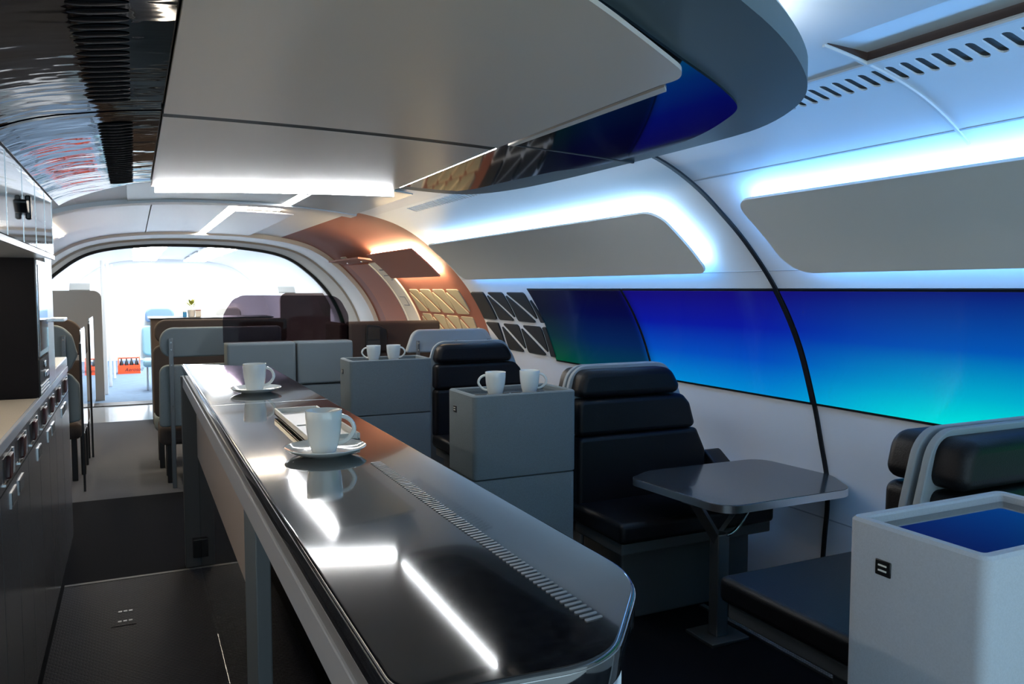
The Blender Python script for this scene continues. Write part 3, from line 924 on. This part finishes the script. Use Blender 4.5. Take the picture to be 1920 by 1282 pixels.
# ------------------------------------------------------------------ crockery
def mug(label, x, y, z, ang, h=0.098, r=0.044, group='white mugs'):
    t = thing('coffee_mug', label, 'mug', (x, y, z), group)
    pr = [(0, 0), (r * .66, 0), (r * .70, 0.004), (r * .82, h * .22), (r * .93, h * .5), (r * .985, h * .8), (r, h * .985), (r * .985, h), (r * .95, h * .985),
          (r * .93, h * .8), (r * .87, h * .5), (r * .76, h * .22), (r * .6, h * .07), (0, h * .07)]
    finish('cup', lathe_bm(pr, 36, (x, y, z)), 'white_ceramic', t, angle=60)
    ca, sa = math.cos(ang), math.sin(ang)
    path = []
    for j in range(15):
        a = PI * (0.5 - j / 14.0)
        rr = r * 0.90 + (0.034 if math.sin(a) > -0.2 else 0.034) * math.cos(a)
        zz = h * 0.52 + h * 0.33 * math.sin(a)
        path.append((x + ca * rr * (1 if a > 0 else (1 - 0.12 * -math.sin(a))), y + sa * rr * (1 if a > 0 else (1 - 0.12 * -math.sin(a))), z + zz))
    tube('handle', path, [0.0055] * 15, 'white_ceramic', t, n=8)
    return t

def saucer(label, x, y, z, r=0.1):
    pr = [(0, 0.004), (r * .5, 0.004), (r * .55, 0), (r * .6, 0.002), (r * .85, 0.010), (r * .98, 0.018), (r, 0.020), (r * .985, 0.0215), (r * .84, 0.0135), (r * .6, 0.0075), (r * .4, 0.0075), (0, 0.0075)]
    o = finish('saucer', lathe_bm(pr, 48, (0, 0, 0)), 'white_ceramic', angle=60)
    o.location = (x, y, z)
    tag(o, label, 'saucer', 'saucers on the bar')
saucer('white saucer on the bar in front of the shallow tray', 0.420, 1.965, ZC, 0.100)
mug('white mug on the saucer in front of the shallow tray', 0.418, 1.972, ZC + 0.0076, -0.35, 0.102, 0.045)
saucer('white saucer on the bar beyond the shallow tray', 0.428, 3.27, ZC, 0.098)
mug('white mug on the saucer at the far end of the bar', 0.425, 3.275, ZC + 0.0076, -0.35, 0.106, 0.045)

tr = thing('serving_tray', 'shallow white rectangular tray on the bar behind the nearest mug', 'tray', (0.465, 2.3, ZC))
bm = bmesh.new()
tx0, tx1, ty0, ty1 = 0.398, 0.536, 2.075, 2.62
add_box(bm, tx0, tx1, ty0, ty1, ZC + 0.006, ZC + 0.012)
finish('tray_base', bm, 'white_tray', tr, smooth=False)
box('tray_foot', tx0 + 0.012, tx1 - 0.012, ty0 + 0.012, ty1 - 0.012, ZC, ZC + 0.006, 'black_plastic', tr)
for a in ((tx0, tx0 + .007, ty0, ty1), (tx1 - .007, tx1, ty0, ty1), (tx0 + .007, tx1 - .007, ty0, ty0 + .007), (tx0 + .007, tx1 - .007, ty1 - .007, ty1)):
    rbox('rim', a[0], a[1], a[2], a[3], ZC + 0.006, ZC + 0.027, 0.0015, 'white_tray', tr, seg=1)
box('tray_divider', tx0 + .007, tx1 - .007, 2.34, 2.343, ZC + 0.012, ZC + 0.0145, 'white_tray', tr)

# ------------------------------------------------------------------ storage boxes at the ends of the benches
def storage_box(label, x0, x1, y0, y1, seam, top, m, split=True):
    t = thing('storage_box', label, 'storage box', ((x0 + x1) / 2, (y0 + y1) / 2, 0), 'storage boxes between the benches')
    rbox('lower_box', x0 + .002, x1 - .002, y0 + .002, y1 - .002, 0.0, seam - 0.004, 0.006, m, t, vert_r=0.022, seg=2)
    zi = top - 0.022
    prism('upper_box', fillet([(x0, y0), (x1, y0), (x1, y1), (x0, y1)], 0.022, 6), XY, seam, zi, m, t, bev0=0.006)
    # rim around the sunken tray
    po = fillet([(x0, y0), (x1, y0), (x1, y1), (x0, y1)], 0.022, 6)
    rw = 0.026
    pi = fillet([(x0 + rw, y0 + rw), (x1 - rw, y0 + rw), (x1 - rw, y1 - rw), (x0 + rw, y1 - rw)], 0.005, 6)
    bmr = bmesh.new()
    levels = [(po, zi), (po, top - .006), (inset_poly(po, .006), top), (inset_poly(pi, -.004), top), (pi, top - .004), (pi, zi)]
    rings = [[bmr.verts.new((u, v, z)) for u, v in p] for p, z in levels]
    for a, b in zip(rings, rings[1:] + rings[:1]):
        for i in range(len(a)):
            bmr.faces.new((a[i - 1], a[i], b[i], b[i - 1]))
    finish('rim', bmr, m, t)
    prism('tray', inset_poly(pi, 0.001), XY, zi, zi + 0.005, 'tray_dark', t)
    so = rbox('socket', x0 - 0.003, x0 + 0.002, y0 + (y1 - y0) * 0.64, y0 + (y1 - y0) * 0.64 + 0.034, top - 0.096, top - 0.066, 0.0012, 'black_plastic', t, seg=1)
    for zz in (0.012, 0.022):
        box('port', x0 - 0.0045, x0 - 0.003, y0 + (y1 - y0) * 0.64 + 0.008, y0 + (y1 - y0) * 0.64 + 0.026, top - 0.096 + zz - .003, top - 0.096 + zz, 'sign_white', so)
    return t
storage_box('grey storage box, bright lighting painted into its felt, with dark tray top at the lower right corner', 1.275, 1.742, 0.835, 1.125, 0.69, 1.05, 'felt_grey_lit')
storage_box('grey felt storage box with two mugs, beside the near bench', 1.275, 1.772, 3.065, 3.365, 0.687, 1.05, 'felt_grey')
storage_box('grey felt storage box with two mugs, farther from the camera', 1.205, 1.742, 4.89, 5.17, 0.70, 1.05, 'felt_grey')
for (lab, x, y, a) in (('left white mug on the nearer grey storage box', 1.437, 3.20, 2.75), ('right white mug on the nearer grey storage box', 1.606, 3.20, -0.5),
                       ('left white mug on the farther grey storage box', 1.395, 5.03, 2.75), ('right white mug on the farther grey storage box', 1.528, 5.03, -0.5)):
    mug(lab, x, y, 1.033, a, 0.10, 0.046)

# ------------------------------------------------------------------ benches
def bench(label, x0, ysh, face, shell='shell_grey', cush='leather_black', seat=True, depth=0.49):
    """face=-1: the sitter looks at the camera. ysh is the outer plane of the shell."""
    t = thing('bench', label, 'bench', (x0 + 0.45, ysh + face * 0.3, 0), 'benches along the windows')
    def Yf(d):
        return ysh + face * d
    sh_pts = fillet([(x0 - 0.05, 0.42), (x0 - 0.03, 0.92), (x0 + 0.03, 1.133), (x0 + 0.56, 1.133), (x0 + 0.635, 1.02), (x0 + 0.80, 0.60), (x0 + 0.84, 0.42)],
                    [0.0, 0.25, 0.10, 0.09, 0.15, 0.05, 0], 8)
    prism('shell', sh_pts, XZ, Yf(0), Yf(0.022), shell, t, bev0=0.004, bev1=0.004)
    hd = fillet([(x0 + 0.008, 0.985), (x0 + 0.04, 1.115), (x0 + 0.54, 1.115), (x0 + 0.618, 0.985)], [0.034, 0.06, 0.08, 0.034], 6)
    prism('headrest', hd, XZ, Yf(0.022), Yf(0.110), cush, t, bev1=0.032, seg=5)
    c1 = fillet([(x0 + 0.012, 0.805), (x0 + 0.015, 0.978), (x0 + 0.615, 0.978), (x0 + 0.66, 0.93), (x0 + 0.70, 0.805)], [0.026, 0.03, 0.05, 0.05, 0.026], 5)
    prism('back_cushion', c1, XZ, Yf(0.022), Yf(0.104), cush, t, bev1=0.022, seg=4)
    c2 = fillet([(x0 + 0.010, 0.47), (x0 + 0.012, 0.802), (x0 + 0.70, 0.802), (x0 + 0.755, 0.69), (x0 + 0.78, 0.47)], [0.026, 0.026, 0.026, 0.05, 0.026], 5)
    prism('back_cushion', c2, XZ, Yf(0.022), Yf(0.108), cush, t, bev1=0.022, seg=4)
    if seat:
        ya, yb = sorted((Yf(0.04), Yf(depth)))
        rbox('seat_cushion', x0, x0 + 0.86, ya, yb, 0.40, 0.492, 0.024, cush, t, seg=4)
        ya, yb = sorted((Yf(0.06), Yf(depth - 0.03)))
        rbox('seat_pan', x0 + 0.02, x0 + 0.86, ya, yb, 0.345, 0.40, 0.008, 'dark_grey_base', t, seg=2)
        ya, yb = sorted((Yf(0.0), Yf(0.34)))
        rbox('seat_base', x0 + 0.10, x0 + 0.84, ya, yb, 0.0, 0.345, 0.012, 'dark_grey_base', t, seg=2)
        ya, yb = sorted((Yf(0.04), Yf(0.235)))
        arm = fillet([(ya, 0.49), (yb, 0.49), (yb, 0.58 if face > 0 else 0.70), (ya, 0.70 if face > 0 else 0.58)], 0.03, 4)
        prism('armrest', arm, YZ, x0 + 0.77, x0 + 0.875, cush, t, bev0=0.012, bev1=0.012)
    return t

bench('black leather bench facing the camera behind the grey table', 1.85, 3.30, -1)
bench('black leather bench facing away, on the near side of the grey table', 1.835, 1.412, 1, depth=0.76)
bench('black leather bench tinged green, back to back beside the near storage box', 1.835, 1.394, -1, seat=True)
bench('black leather bench facing away, back to back behind the table bench', 1.85, 3.318, 1)
bench('black leather bench with grey shell beyond the nearer mugs', 1.85, 5.24, -1)

# ------------------------------------------------------------------ table
tb = thing('folding_table', 'grey rounded table on a metal Y post beside the window wall', 'table', (2.23, 2.64, 0))
tpts = fillet([(2.005, 2.97), (2.06, 2.40), (2.74, 2.40), (2.862, 2.62), (2.82, 3.045), (2.16, 3.06)], [0.05, 0.10, 0.10, 0.14, 0.10, 0.08], 8)
prism('top', tpts, XY, 0.618, 0.650, 'table_grey', tb, bev1=0.003)
prism('metal_edge', inset_poly(tpts, -0.002), XY, 0.617, 0.648, 'chrome_soft', tb)
rbox('post', 2.205, 2.265, 2.61, 2.67, 0.015, 0.46, 0.006, 'metal_dark', tb)
rbox('foot', 2.14, 2.34, 2.56, 2.74, 0.0, 0.016, 0.004, 'metal_dark', tb, seg=2)
def bar_between(name, a, b, w, m, parent):
    a, b = Vector(a), Vector(b)
    return tube(name, [a, b], w, m, parent, n=4)
bar_between('arm', (2.225, 2.64, 0.43), (2.09, 2.64, 0.622), 0.026, 'metal_dark', tb)
tube('brace', [(2.24, 2.60, 0.46)] + [(2.26 + 0.14 * (j / 6.0) ** 1.0, 2.60, 0.462 + 0.158 * (j / 6.0) ** 1.5) for j in range(7)], 0.007, 'chrome', tb)
bar_between('arm', (2.24, 2.66, 0.44), (2.42, 2.66, 0.622), 0.012, 'metal_dark', tb)
rbox('top_bracket', 2.06, 2.50, 2.60, 2.68, 0.602, 0.617, 0.003, 'metal_dark', tb, seg=1)

# ------------------------------------------------------------------ lounge furniture farther back
def backrest(name, label, x0, x1, y, z0, z1, m, rr, strips=(), mid=None, cut=None, group=None, face=1):
    t = thing(name, label, 'bench', ((x0 + x1) / 2, y, 0), group)
    return t

# aisle bench right of the passage: grey shell in front, brown cushion behind
f1 = thing('aisle_bench', 'grey aisle bench with a metal strut in front of the glass screen', 'bench', (0.5, 6.6, 0))
prism('back_pad', fillet([(0.165, 0.985), (0.165, 1.208), (1.05, 1.208), (1.05, 0.985)], [0.09, 0.10, 0.03, 0.03], 8), XZ, 6.46, 6.53, 'felt_grey', f1, bev0=0.014, bev1=0.014)
prism('lower_pad', fillet([(0.148, 0.46), (0.16, 0.925), (1.05, 0.925), (1.05, 0.46)], [0.03, 0.06, 0.03, 0.03], 8), XZ, 6.47, 6.55, 'felt_grey', f1, bev0=0.014, bev1=0.014)
rbox('seat_cushion', 0.148, 1.05, 6.56, 7.0, 0.30, 0.46, 0.05, 'felt_brown', f1, seg=4)
st = rbox('strut', 0.226, 0.258, 6.435, 6.460, 0.0, 1.13, 0.005, 'metal_dark', f1, seg=2)
for zz in (1.10, 1.045, 0.93, 0.62):
    tube('screw', [(0.242, 6.433, zz), (0.242, 6.436, zz)], 0.006, 'chrome', st)
rbox('leg', 0.20, 0.235, 6.62, 6.655, 0.0, 0.30, 0.004, 'black_plastic', f1, seg=1)
rbox('leg', 0.20, 0.235, 6.88, 6.915, 0.0, 0.30, 0.004, 'black_plastic', f1, seg=1)

f2 = thing('aisle_bench', 'dark brown aisle bench behind the grey strutted bench', 'bench', (0.5, 7.4, 0))
prism('back_pad', fillet([(0.145, 1.05), (0.145, 1.245), (1.2, 1.245), (1.2, 1.05)], [0.08, 0.09, 0.03, 0.03], 8), XZ, 7.10, 7.18, 'felt_brown', f2, bev0=0.014, bev1=0.014)
prism('lower_pad', fillet([(0.13, 0.44), (0.13, 1.03), (1.2, 1.03), (1.2, 0.44)], [0.05, 0.06, 0.03, 0.03], 8), XZ, 7.12, 7.22, 'felt_brown', f2, bev0=0.014, bev1=0.014)
rbox('seat_cushion', 0.13, 1.2, 7.22, 7.66, 0.30, 0.44, 0.05, 'felt_grey', f2, seg=4)
rbox('leg', 0.16, 0.20, 7.2, 7.24, 0.0, 0.31, 0.004, 'black_plastic', f2, seg=1)
rbox('leg', 0.16, 0.20, 7.55, 7.59, 0.0, 0.31, 0.004, 'black_plastic', f2, seg=1)

bb = thing('brown_sideboard', 'tall dark brown sideboard with thin top before the gangway', 'sideboard', (0.8, 10.5, 0))
box('body', 0.165, 1.45, 9.6, 10.2, 0.0, 1.165, 'brown_panel', bb)
box('top', 0.140, 1.47, 9.58, 10.22, 1.165, 1.176, 'black_plastic', bb)

# grey box sofa with the tinted glass screen on it
so = thing('box_sofa', 'grey felt box sofa under the tinted glass screen', 'sofa', (1.05, 6.1, 0))
rbox('back_box', 0.590, 1.072, 5.98, 6.20, 0.79, 1.108, 0.018, 'felt_grey', so, seg=4)
rbox('back_box', 1.084, 1.50, 5.98, 6.20, 0.79, 1.108, 0.018, 'felt_grey', so, seg=4)
rbox('base_box', 0.590, 1.072, 5.99, 6.20, 0.0, 0.784, 0.018, 'felt_grey', so, seg=4)
rbox('base_box', 1.084, 1.50, 5.99, 6.20, 0.0, 0.784, 0.018, 'felt_grey', so, seg=4)
gl = prism('glass_screen', fillet([(0.578, 1.108), (0.578, 1.30), (0.66, 1.452), (1.42, 1.448), (1.498, 1.30), (1.498, 1.108)], [0.0, 0.12, 0.14, 0.12, 0.12, 0.0], 8), XZ, 6.105, 6.113, 'tinted_glass')
tag(gl, 'dark tinted glass screen standing on the grey box sofa', 'glass screen')

# brown and grey benches under the terracotta wall
b1 = thing('wall_bench', 'grey bench back with metal brackets below the beige pads', 'bench', (2.4, 6.3, 0))
prism('back_pad', fillet([(1.99, 0.975), (2.06, 1.165), (2.70, 1.165), (2.78, 1.03), (2.79, 0.975)], [0.02, 0.09, 0.08, 0.05, 0.01], 7), XZ, 6.20, 6.26, 'shell_grey', b1, bev0=0.014, bev1=0.014)
rbox('lower_pad', 1.99, 2.76, 6.22, 6.30, 0.46, 0.93, 0.03, 'felt_grey', b1, seg=3)
rbox('seat_cushion', 1.99, 2.74, 6.30, 6.72, 0.34, 0.46, 0.04, 'felt_brown', b1, seg=3)
rbox('seat_base', 2.06, 2.74, 6.32, 6.62, 0.0, 0.34, 0.01, 'dark_grey_base', b1, seg=2)
for xx_ in (2.09, 2.42, 2.72):
    br_ = rbox('bracket', xx_ - .014, xx_ + .014, 6.185, 6.215, 0.44, 1.075, 0.004, 'metal_dark', b1, seg=1)
    for zz in (1.055, 1.0):
        tube('screw', [(xx_, 6.183, zz), (xx_, 6.186, zz)], 0.006, 'chrome', br_)
b2 = thing('wall_bench', 'dark brown bench with high square back below the outer door', 'bench', (2.0, 7.2, 0))
rbox('back_pad', 1.74, 2.62, 7.10, 7.24, 0.44, 1.200, 0.03, 'felt_brown', b2, seg=4)
rbox('side_pad', 1.66, 1.735, 7.10, 7.70, 0.30, 1.185, 0.02, 'felt_brown', b2, seg=3)
rbox('seat_cushion', 1.74, 2.62, 7.24, 7.70, 0.30, 0.44, 0.04, 'felt_brown', b2, seg=3)
rbox('seat_base', 1.80, 2.6, 7.26, 7.6, 0.0, 0.30, 0.01, 'dark_grey_base', b2, seg=2)
mo = thing('seat_monitor', 'small black monitor on the back of the brown bench', 'monitor', (1.98, 7.05, 0.9))
prism('monitor_body', fillet([(1.885, 0.93), (1.90, 1.175), (2.03, 1.16), (2.085, 1.13), (2.095, 0.93)], [0.01, 0.015, 0.01, 0.02, 0.01], 4), XZ, 7.07, 7.10, 'black_plastic', mo, bev0=0.004)
prism('monitor_glass', fillet([(1.90, 0.96), (1.912, 1.155), (2.02, 1.142), (2.02, 0.96)], 0.006, 3), XZ, 7.066, 7.07, 'oven_glass', mo)

# left bench across the passage
l1 = thing('aisle_bench', 'grey aisle bench with metal strut left of the passage', 'bench', (-0.7, 6.95, 0))
prism('back_pad', fillet([(-1.05, 0.875), (-1.05, 1.228), (-0.50, 1.228), (-0.425, 1.15), (-0.392, 1.0), (-0.45, 0.875)], [0.03, 0.03, 0.12, 0.12, 0.06, 0.06], 8), XZ, 6.80, 6.86, 'felt_grey', l1, bev0=0.014, bev1=0.014)
prism('lower_pad', fillet([(-1.05, 0.36), (-1.05, 0.86), (-0.45, 0.86), (-0.39, 0.78), (-0.385, 0.50)], [0.02, 0.03, 0.06, 0.06, 0.03], 8), XZ, 6.82, 6.90, 'felt_grey', l1, bev0=0.014, bev1=0.014)
rbox('seat_cushion', -1.05, -0.385, 6.90, 7.30, 0.34, 0.47, 0.05, 'felt_brown', l1, seg=4)
ls = rbox('strut', -0.497, -0.467, 6.775, 6.80, 0.0, 1.15, 0.005, 'metal_dark', l1, seg=2)
for zz in (1.12, 1.04):
    tube('screw', [(-0.482, 6.773, zz), (-0.482, 6.776, zz)], 0.006, 'chrome', ls)
rbox('leg', -0.47, -0.43, 7.0, 7.04, 0.0, 0.34, 0.004, 'black_plastic', l1, seg=1)
rbox('leg', -0.42, -0.385, 7.22, 7.26, 0.0, 0.34, 0.004, 'black_plastic', l1, seg=1)
l2 = thing('aisle_bench', 'dark brown aisle bench behind the left grey bench', 'bench', (-0.7, 7.6, 0))
prism('back_pad', fillet([(-1.1, 0.95), (-1.1, 1.250), (-0.46, 1.250), (-0.37, 1.12), (-0.36, 0.95)], [0.03, 0.03, 0.14, 0.06, 0.03], 8), XZ, 7.50, 7.58, 'felt_brown', l2, bev0=0.014, bev1=0.014)
prism('lower_pad', fillet([(-1.1, 0.36), (-1.1, 0.90), (-0.38, 0.90), (-0.38, 0.36)], 0.04, 6), XZ, 7.52, 7.6, 'felt_brown', l2, bev0=0.014, bev1=0.014)
rbox('seat_cushion', -1.1, -0.38, 7.6, 8.0, 0.32, 0.46, 0.05, 'felt_brown', l2, seg=4)
rbox('leg', -0.42, -0.385, 7.9, 7.94, 0.0, 0.33, 0.004, 'black_plastic', l2, seg=1)
rbox('leg', -0.42, -0.385, 7.6, 7.64, 0.0, 0.33, 0.004, 'black_plastic', l2, seg=1)
# glass side screens with black edge posts along the passage
for lab, y0, y1, z1, z2 in (('glass side screen with black edge by the left grey bench', 6.62, 7.25, 1.10, 1.20),
                            ('farther glass side screen with black edge on the left', 7.95, 8.75, 1.19, 1.235)):
    t = thing('side_screen', lab, 'glass screen', (-0.36, y0, 0), 'side screens along the passage')
    rbox('edge_post', -0.373, -0.357, y0 - 0.014, y0, 0.0, z1, 0.003, 'black_plastic', t, seg=1)
    prism('pane', fillet([(y0, 0.42), (y1, 0.42), (y1, z2), (y0 + .1, z2), (y0, z1)], [0, 0.05, 0.08, 0.05, 0.01], 5), YZ, -0.369, -0.361, 'clear_glass', t)

# ------------------------------------------------------------------ the next car
pt = prism('partition', fillet([(-1.15, 0.0), (-1.15, 1.475), (-0.385, 1.475), (-0.385, 0.0)], [0, 0.02, 0.10, 0], 8), XZ, 11.95, 12.02, 'partition_beige', None, bev0=0.008, bev1=0.008)
tag(pt, 'beige rounded partition at the left of the next car', 'partition')
for k, (x, y, w) in enumerate(((-0.36, 12.6, 0.05), (-0.33, 13.6, 0.04), (-0.30, 14.8, 0.035))):
    o = rbox('door_post', x - w, x, y, y + 0.06, 0.0, 1.9, 0.01, 'ceiling_white')
    tag(o, 'white upright post behind the beige partition, %s' % ('nearest', 'middle', 'farthest')[k], 'post', 'white posts of the next car')
def far_seat(label, x0, y, head='seat_head'):
    t = thing('passenger_seat', label, 'seat', (x0 + .25, y, 0), 'blue seats of the next car')
    prism('backrest', fillet([(x0, 0.50), (x0, 0.95), (x0 + 0.5, 0.95), (x0 + 0.5, 0.50)], 0.07, 6), XZ, y, y + 0.11, 'seat_blue', t, bev0=0.03, bev1=0.02)
    prism('headrest', fillet([(x0 + 0.05, 1.0), (x0 + 0.05, 1.22), (x0 + 0.45, 1.22), (x0 + 0.45, 1.0)], [0.05, 0.12, 0.12, 0.05], 6), XZ, y - 0.01, y + 0.09, head, t, bev0=0.03, bev1=0.02)
    prism('shell', fillet([(x0 - 0.03, 0.45), (x0 - 0.02, 1.27), (x0 + 0.52, 1.27), (x0 + 0.53, 0.45)], [0.02, 0.15, 0.15, 0.02], 6), XZ, y + 0.11, y + 0.15, 'ceiling_white', t, bev1=0.01)
    rbox('seat_cushion', x0, x0 + 0.5, y - 0.42, y + 0.02, 0.36, 0.47, 0.04, 'seat_blue', t)
    for xx in (x0 + 0.04, x0 + 0.43):
        rbox('leg', xx, xx + 0.03, y - 0.2, y - 0.17, 0.0, 0.36, 0.004, 'chrome_soft', t, seg=1)
far_seat('pale blue passenger seat seen beside the brown sideboard', 0.10, 13.1)
far_seat('pale blue passenger seat with grey headrest, right of the potted plant', 1.07, 13.1, 'partition_beige')

cr = thing('bottle_crate', 'orange crate of bottles on the floor of the next car', 'crate', (-0.1, 15.6, 0))
x0, x1, y0, y1 = -0.285, 0.075, 15.55, 15.85
box('front', x0, x1, y0, y0 + .02, 0.0, 0.15, 'crate_orange', cr)
box('back', x0, x1, y1 - .02, y1, 0.0, 0.15, 'crate_orange', cr)
for xa in (x0, x1 - .02):
    prism('side', fillet([(y0 + .02, 0), (y0 + .02, 0.15), (y0 + .10, 0.29), (y1 - .10, 0.29), (y1 - .02, 0.15), (y1 - .02, 0)], [0, .02, .04, .04, .02, 0], 4), YZ, xa, xa + .02, 'crate_orange', cr)
tube('handle', [(x0 + .02, (y0 + y1) / 2, 0.27), (x1 - .02, (y0 + y1) / 2, 0.27)], 0.012, 'crate_orange', cr)
box('bottom', x0 + .02, x1 - .02, y0 + .02, y1 - .02, 0.0, 0.015, 'crate_orange', cr)
txt = bpy.data.curves.new('lettering', 'FONT')
txt.body = 'Aerosoll'
txt.size = 0.085
txt.shear = 0.3
txt.extrude = 0.001
txt.align_x = 'CENTER'
to = bpy.data.objects.new('lettering', txt)
txt.materials.append(MATS['black_plastic'])
COL.objects.link(to)
bpy.context.view_layer.update()
tm = bpy.data.meshes.new_from_object(to.evaluated_get(bpy.context.evaluated_depsgraph_get()))
bpy.data.objects.remove(to)
to = link(bpy.data.objects.new('lettering', tm), cr)
to.location = (-0.03, y0 - 0.002, 0.045)
to.rotation_euler = (PI / 2, 0, 0)
for k, pos in enumerate(('leftmost', 'second from left', 'third from left', 'rightmost')):
    xb = x0 + 0.06 + k * 0.08
    o = finish('bottle', lathe_bm([(0, 0), (0.03, 0), (0.032, 0.01), (0.032, 0.15), (0.024, 0.19), (0.012, 0.21), (0.012, 0.25), (0, 0.25)], 14), 'black_plastic')
    o.location = (xb, y0 + 0.09, 0.015)
    tag(o, 'dark bottle in the orange crate on the floor, ' + pos, 'bottle', 'bottles in the orange crate')

# small things on the sideboard
pl = thing('potted_plant', 'small yellow green plant in a white pot on the brown sideboard', 'plant', (0.60, 9.9, 1.176))
finish('pot', lathe_bm([(0, 0), (0.035, 0), (0.045, 0.08), (0.04, 0.08), (0, 0.07)], 18, (0.60, 9.9, 1.176)), 'paper_white', pl)
tube('stem', [(0.60, 9.9, 1.24), (0.60, 9.9, 1.30)], 0.004, 'leaf_yellow', pl, n=6)
for k in range(12):
    a = k * 2.4
    zb = 1.27 + (k % 4) * 0.018
    d = Vector((math.cos(a), math.sin(a), 0.9)).normalized()
    sdir = Vector((-math.sin(a), math.cos(a), 0))
    p = Vector((0.60, 9.9, zb))
    bm = bmesh.new()
    v = [bm.verts.new(q) for q in (p, p + d * 0.045 + sdir * 0.018, p + d * 0.09, p + d * 0.045 - sdir * 0.018, p + d * 0.045 + Vector((0, 0, 0.006)))]
    for i in range(4):
        bm.faces.new((v[i], v[(i + 1) % 4], v[4]))
    finish('leaf', bm, 'leaf_yellow', pl)
for lab, x, w, h, m in (('small blue carton beside the plant pot on the sideboard', 0.525, 0.04, 0.055, 'paper_blue'), ('small white carton with red lid right of the plant pot', 0.67, 0.06, 0.07, 'paper_white')):
    t = thing('carton', lab, 'carton', (x, 9.86, 1.176))
    rbox('carton_body', x - w / 2, x + w / 2, 9.84, 9.88, 1.176, 1.176 + h, 0.003, m, t, seg=1)
    rbox('carton_lid', x - w / 2, x + w / 2, 9.84, 9.88, 1.176 + h, 1.176 + h + .012, 0.003, 'paper_red' if m == 'paper_white' else 'paper_white', t, seg=1)
# right-hand partition of the next car and the tilted screens on both partitions
pt2 = prism('partition', fillet([(1.93, 0.0), (1.93, 1.435), (2.66, 1.435), (2.66, 0.0)], [0, 0.10, 0.02, 0], 8), XZ, 11.95, 12.02, 'partition_brown', None, bev0=0.008, bev1=0.008)
tag(pt2, 'brown rounded partition at the right of the next car, seen through the tinted glass', 'partition')
for lab, xm, zt in (('small tilted grey screen on top of the beige partition', -0.74, 1.475), ('small tilted grey screen above the tinted glass screen', 1.93, 1.435)):
    t = thing('tilted_monitor', lab, 'monitor', (xm, 11.98, zt))
    prism('screen_panel', [(11.95, zt + 0.01), (11.96, zt), (12.06, zt + 0.085), (12.05, zt + 0.095)], YZ, xm - 0.02, xm + 0.22, 'panel_grey', t)
    box('monitor_foot', xm + 0.02, xm + 0.18, 11.96, 12.01, zt, zt + 0.01, 'black_plastic', t)
